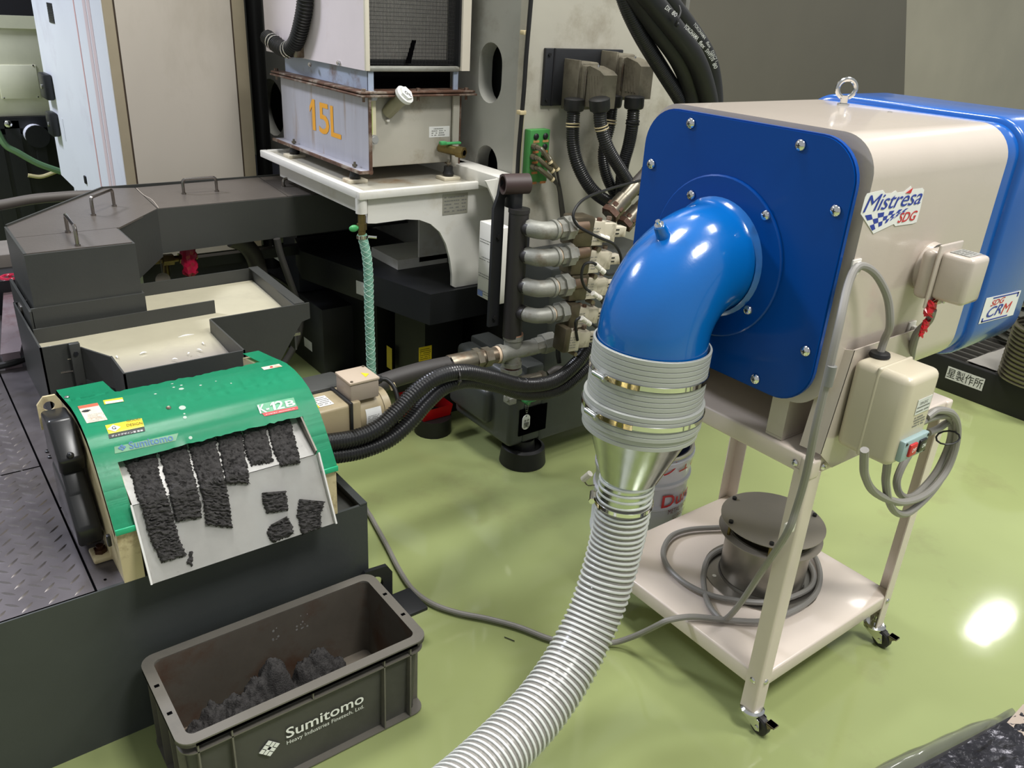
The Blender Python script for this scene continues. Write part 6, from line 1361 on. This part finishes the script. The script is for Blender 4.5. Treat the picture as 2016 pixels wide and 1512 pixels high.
g = G(); g.tube(catmull(loop(L1, cv_, .03), 7), .0085, 10); g.tube(catmull(loop(L2, cv_+.03, .02), 7), .0085, 10); g.tube(catmull(loop(L3, cv_-.0, .05), 7), .0085, 10)
cl = solo(g, 'cable_coil', greyp, 'grey cable coil tied in a bundle under the cream switch box', 'cable')
p = Vp(*q4(862, 1010), cv_+.02); g = G(); g.tube([p+Vector((.030*math.cos(k*PI/6)-.004, .022*math.sin(k*PI/6), .006*math.cos(k*PI/6))) for k in range(12)], .0022, 6, closed=True); build(g, 'coil_tie', black, cl)
pts = [Vp(1836, 610, .735), Vp(1828, 632, .745), Vp(1806, 655, .765), Vp(1797, 680, .775), Vp(1793, 705, .79)]
g = G(); g.tube(catmull(pts, 6), .0082, 10); sc_ = solo(g, 'short_cable', greyp, 'short grey cable with red film, dropping from the junction box', 'cable')
for (x, y, s_) in ((1832, 606, 1), (1822, 640, .7), (1815, 655, .5)):
    p = Vp(x, y, .74); g = G(); rows = []
    for i in range(4):
        rows.append([p+Vector((s_*.014*math.cos(k*PI/4+i)*(1+.3*math.sin(i*3+k)), s_*.010*math.sin(k*PI/4+i), s_*(.016-.011*i)+.003*math.sin(k*2))) for k in range(9)])
    g.sheet(rows, 0); build(g, 'red_film', mat('red_film', (196, 26, 36), .25), sc_, 15)

# ================================================================== collar, reducer and hose
DX, DY = 1.238, EY-.006
hc = thing('duct_collar', 'short ribbed grey duct collar with two steel clamps under the blue elbow', 'duct', (DX, DY, .77))
prof = []
zt, zb_ = .972, .772; npitch = 18; pt_ = (zt-zb_)/npitch
def cr_(z): return .1250+(.006 if z < .845 else 0)-(.004 if z < .79 else 0)
for k in range(npitch):
    z = zb_+k*pt_; r = cr_(z); prof += [(r-.0018, z), (r, z+pt_*.10), (r, z+pt_*.86), (r-.0018, z+pt_*.96)]
A_T = Vector((1.2355, EY-.005, zt)); A_B = Vector((1.2290, EY-.005, zb_)); dz = (A_T-A_B).normalized()
def axp(z): return A_B.lerp(A_T, (z-zb_)/(zt-zb_))
g = G(); g.lathe(A_B-dz*zb_, dz, [(.119, zb_)]+prof+[(.1235, zt), (.1205, zt), (.1205, zt-.08), (.1205, zb_+.03), (.119, zb_)], 64)
build(g, 'ribbed_sleeve', hosecol, hc, 24)
def clamp(parent, c, r, d_, ang0, wband=.011, name='hose_clamp'):
    g = G(); g.lathe(Vector(c)-Vector(d_)*wband/2, d_, [(r, 0), (r+.0015, .0005), (r+.0015, wband-.0005), (r, wband)], 56); cb_ = build(g, name, bright, parent)
    x, y, z = g_frame(d_); rad = x*math.cos(ang0)+y*math.sin(ang0); tan = Vector(d_).cross(rad)
    cc_ = Vector(c)+rad*(r+.007); g = G(); g.cyl(cc_-tan*.017, cc_+tan*.017, .0065, n=14); g.cyl(cc_+tan*.017, cc_+tan*.022, .0075, n=6); g.box(-.011, .011, -.009, .002, -wband*.6, wband*.6, .001, 1, Matrix((( *[tan.x, rad.x, Vector(d_).x], cc_.x), (*[tan.y, rad.y, Vector(d_).y], cc_.y), (*[tan.z, rad.z, Vector(d_).z], cc_.z), (0, 0, 0, 1)))); build(g, 'worm_housing', chrome, cb_)
    rows = []
    for k in range(12):
        a_ = ang0+.12+k*.055; rows.append([Vector(c)+(x*math.cos(a_)+y*math.sin(a_))*(r+.0022+.0022*k/12)+Vector(d_)*s_*wband*.5 for s_ in (-1, 1)])
    g = G(); g.sheet(rows, .0006); build(g, 'band_tail', mat('brass_tinted_band', (176, 164, 120), .25, metal=1), cb_, 60)
def g_frame(d):
    d = Vector(d).normalized(); a = Vector((0, 0, 1)) if abs(d.z) < .9 else Vector((1, 0, 0)); x = a.cross(d).normalized(); return x, d.cross(x), d
def angle_for(px, py, c, r, d_):
    best = (9e9, 0)
    x, y, _ = g_frame(d_)
    for k in range(360):
        a_ = math.radians(k); p = Vector(c)+(x*math.cos(a_)+y*math.sin(a_))*r; v = CM.transposed() @ (p-CP); sx = 1008+F*v.x/-v.z; sy = 756-F*v.y/-v.z
        rad = (x*math.cos(a_)+y*math.sin(a_))
        if rad.dot(CP-p) < 0: continue
        e = (sx-px)**2+(sy-py)**2
        if e < best[0]: best = (e, a_)
    return best[1]
for z, r, px, py in ((.912, .1262, 1202, 704), (.826, .1322, 1188, 780)):
    c = axp(z); clamp(hc, c, r, dz, angle_for(px, py, c, r+.006, dz))
rdx = thing('reducer_cone', 'shiny galvanized cone joining the ribbed collar to the slim hose', 'duct', (DX-.02, DY, .63))
c0 = axp(.79); c1 = Vector((1.211, DY, .622)); d_ = (c1-c0); L = d_.length; d_.normalize()
g = G(); g.lathe(c0, d_, [(.112, 0), (.116, .0), (.116, .018), (.112, .022), (.062, L-.02), (.060, L-.016), (.060, L+.03), (.058, L+.03), (.056, L-.02), (.110, .02)], 64); build(g, 'cone_body', tin, rdx, 40)
g = G(); x, y, _ = g_frame(d_); a_ = angle_for(1350, 880, c0+d_*.06, .10, d_)
g.tube([c0+d_*(.02+(L-.04)*k/10)+(x*math.cos(a_)+y*math.sin(a_))*(.113-(.05*k/10)) for k in range(11)], .0016, 6); build(g, 'cone_seam', hexm, rdx)
# flexible hose
HP = [c1+Vector((.002, 0, .028)), c1-Zv*.03, Vp(1225, 1010, DY), Vp(1214, 1065, DY-.001), Dp(1200, 1120, 2.0), Dp(1178, 1190, 2.02), Dp(1150, 1255, 2.02), Dp(1112, 1325, 2.0), Dp(1060, 1398, 1.96), Dp(1000, 1462, 1.91), Dp(930, 1530, 1.85), Dp(850, 1600, 1.78)]
PP = resample(catmull(HP, 10), .003)
fh = thing('flexible_hose', 'long translucent grey hose with white spiral ribs, curving down to the front', 'hose', (1.2, DY, .0))
g = G(); g.tube(PP, .0595, 36, caps=False); build(g, 'hose_wall', hoseg, fh, 60)
d = [0]
for a_, b_ in zip(PP, PP[1:]): d.append(d[-1]+(b_-a_).length)
pitch = .0152; t0 = (PP[1]-PP[0]).normalized(); x = g_frame(t0)[0]; fr = []
for i, p in enumerate(PP):
    t_ = (PP[min(i+1, len(PP)-1)]-PP[max(i-1, 0)]).normalized(); x = (x-t_*x.dot(t_)).normalized(); fr.append((p, x.copy(), t_.cross(x)))
turns = d[-1]/pitch; N_ = int(turns*30); rib = []; j = 0
for k in range(N_+1):
    s_ = d[-1]*k/N_
    while j < len(d)-2 and d[j+1] < s_: j += 1
    f_ = min(1, (s_-d[j])/max(1e-9, d[j+1]-d[j])); A_, B_ = fr[j], fr[j+1]; a_ = 2*PI*s_/pitch
    rib.append(A_[0].lerp(B_[0], f_)+(A_[1].lerp(B_[1], f_)*math.cos(a_)+A_[2].lerp(B_[2], f_)*math.sin(a_))*.0612)
g = G(); g.tube(rib, .0033, 6); build(g, 'spiral_rib', hosew, fh, 60)
c = PP[22]; d_ = (PP[20]-PP[24]).normalized(); clamp(fh, c, .0655, d_, angle_for(1186, 972, c, .072, d_), .010)

# ================================================================== pail
pcn = Zp(1273, 858, .36)
PR = .153; pcx, pcy = pcn.x, pcn.y
pa = thing('lubricant_pail', 'white steel pail with red lettering, behind the cone and the cart shelf', 'pail', (pcx, pcy, 0))
g = G(); g.lathe((pcx, pcy, 0), Zv, [(0, .004), (PR-.006, .004), (PR-.004, 0), (PR-.002, .012), (PR-.004, .018), (PR-.004, .165), (PR+.002, .172), (PR+.002, .180), (PR-.004, .187), (PR-.003, .245), (PR+.003, .252), (PR+.003, .262), (PR-.003, .268), (PR-.002, .318), (PR+.005, .330), (PR+.005, .340), (PR-.002, .346), (PR-.002, .352)], 56); build(g, 'pail_body', lavend, pa, 40)
g = G(); g.lathe((pcx, pcy, .012), Zv, [(0, 0), (PR-.010, 0), (PR-.010, .345)], 48); build(g, 'pail_inside', mat('dark_blue_liner', (22, 26, 44), .35), pa)
g = G(); g.lathe((pcx, pcy, .352), Zv, [(PR-.012, 0), (PR-.006, .004), (PR+.001, .003), (PR+.001, -.002)], 56); build(g, 'pail_rim', mat('pail_rim_tin', (190, 186, 170), .3, metal=.8), pa)
def cyl_text(s, m, px0, px1, pyb, pyt, bold=0, shear=0):
    def cyl_hit(px, py):
        r_ = ray(px, py); dx, dy = r_.x, r_.y; fx, fy = CP.x-pcx, CP.y-pcy; R_ = PR-.0035
        A_ = dx*dx+dy*dy; B_ = 2*(fx*dx+fy*dy); C_ = fx*fx+fy*fy-R_*R_; D_ = B_*B_-4*A_*C_
        if D_ < 0: D_ = 0
        t_ = (-B_-math.sqrt(D_))/(2*A_); return CP+r_*t_
    p0 = cyl_hit(px0, pyb); p1 = cyl_hit(px1, pyb); p2 = cyl_hit(px0, pyt)
    a0 = math.atan2(p0.y-pcy, p0.x-pcx); a1 = math.atan2(p1.y-pcy, p1.x-pcx)
    if a1 < a0: a1 += 2*PI
    h = p2.z-p0.z; wid = (a1-a0)*PR
    o = text(s, pa, m, (0, 0, 0), X, Y, wid, h, bold=bold, shear=shear, thick=0)
    me = o.data; inv = WM[pa.name].inverted()
    for v in me.vertices:
        w = WM[pa.name] @ v.co; a_ = a0+w.x/PR; R_ = PR+.0045-.0035; v.co = inv @ Vector((pcx+R_*math.cos(a_), pcy+R_*math.sin(a_), p0.z+w.y))
cyl_text('ジュラ', red, 1303, 1372, 936, 912, .03)
cyl_text('Dura', red, 1300, 1356, 1000, 976, .035)
cyl_text('METAL WORK', mat('plum_print', (120, 50, 60), .5), 1313, 1374, 1012, 1003)
cyl_text('LUBRICANT', MATS['plum_print'], 1322, 1376, 1021, 1013)
cyl_text('LOT', mat('plum_print', (0, 0, 0)), 1171, 1182, 894, 889)
cyl_text('I', red, 1157, 1161, 945, 926, .06)
g = G(); q = Vector((pcx-PR*.62, pcy+PR*.70, .27)); w0 = Vp(1152, 938, pcy+.05)
g.tube([Vp(1170, 955, pcy-.06), Vp(1158, 956, pcy), Vp(1152, 950, pcy), Vp(1150, 944, pcy)], .002, 6, sub=3); hb_ = build(g, 'bail_wire', hexm, pa)
g = G(); a_ = Vp(1148, 944, pcy); b_ = Vp(1162, 932, pcy-.02); g.cyl(a_, b_, .010); build(g, 'bail_grip', tie, pa)
g = G(); 
for k in range(6):
    a_ = math.radians(168+k*3); g.box(-.001, .001, -.006, .006, -.03, .03, 0, 1, Matrix.Translation((pcx+(PR-.002)*math.cos(a_), pcy+(PR-.002)*math.sin(a_), .07+.01*(k % 3))) @ Matrix.Rotation(a_, 4, 'Z'))
build(g, 'rust_patch', mat('orange_rust', (176, 84, 44), .7, var=.3, vscale=60), pa)['kind'] = 'stuff'

# ================================================================== foreground wrapped plate
fb = thing('wrapped_plate', 'dark metal plate wrapped in clear crumpled plastic, at the lower right corner', 'plate', Zp(1960, 1480, 0))
def hmap(p, s, a): return a*(.5+.5*mnoise.noise(p*s))+a*.5*abs(mnoise.noise(p*s*2.3))
pl_ = [Zp(1700, 1560, .06), Zp(1995, 1404, .06), Zp(2120, 1480, .06), Zp(1950, 1640, .06)]
g = G(); grid = []
for i in range(61):
    row = []
    for j in range(41):
        p = pl_[0].lerp(pl_[1], i/60).lerp(pl_[3].lerp(pl_[2], i/60), .10+.90*j/40); p = p+Vector((0, 0, .006+hmap(Vector((p.x, p.y, 0)), 30, .012))); row.append(p)
    grid.append(row)
g.sheet(grid, 0); build(g, 'crinkled_sheet', foild, fb, 180)
g = G(); q = [Zp(1980, 1428, .064), Zp(2012, 1392, .064), Zp(2080, 1420, .064), Zp(2060, 1490, .064)]; g.prism(q, (0, 0, .010)); build(g, 'paper_label', mat('buff_paper', (176, 160, 146), .35), fb)
g = G(); b3 = [Vector((p.x, p.y, 0)) for p in pl_]; g.prism([p+Zv*.004 for p in b3], (0, 0, .048)); build(g, 'plate_core', mat('dark_plate_core', (46, 46, 50), .4, metal=.5), fb)
grid = []
for i in range(61):
    row = []
    e0 = Zp(1600, 1570, .02).lerp(Zp(1996, 1386, .03), i/60); e1 = pl_[0].lerp(pl_[1], i/60); tpr = math.sin(PI*min(1, i/56))**.5 if i < 56 else .2
    for j in range(17):
        t_ = j/16; p = e0.lerp(e1.lerp(pl_[3].lerp(pl_[2], i/60), .18), t_); z = .01+.10*math.sin(PI*min(1, t_*.9+.05))*tpr*.8+.012*mnoise.noise(Vector((p.x*12, p.y*30, 3))); p.z = max(.006, z); row.append(p)
    grid.append(row)
g = G(); g.sheet(grid, 0); build(g, 'plastic_film', foil, fb, 180)
# scraps on the floor
g = G(); a_ = Zp(993, 1254, .003); b_ = Zp(1013, 1262, .003); g.cyl(a_, b_, .0012, n=6); solo(g, 'wire_offcut', black, 'short black wire offcut on the floor left of the hose', 'wire')
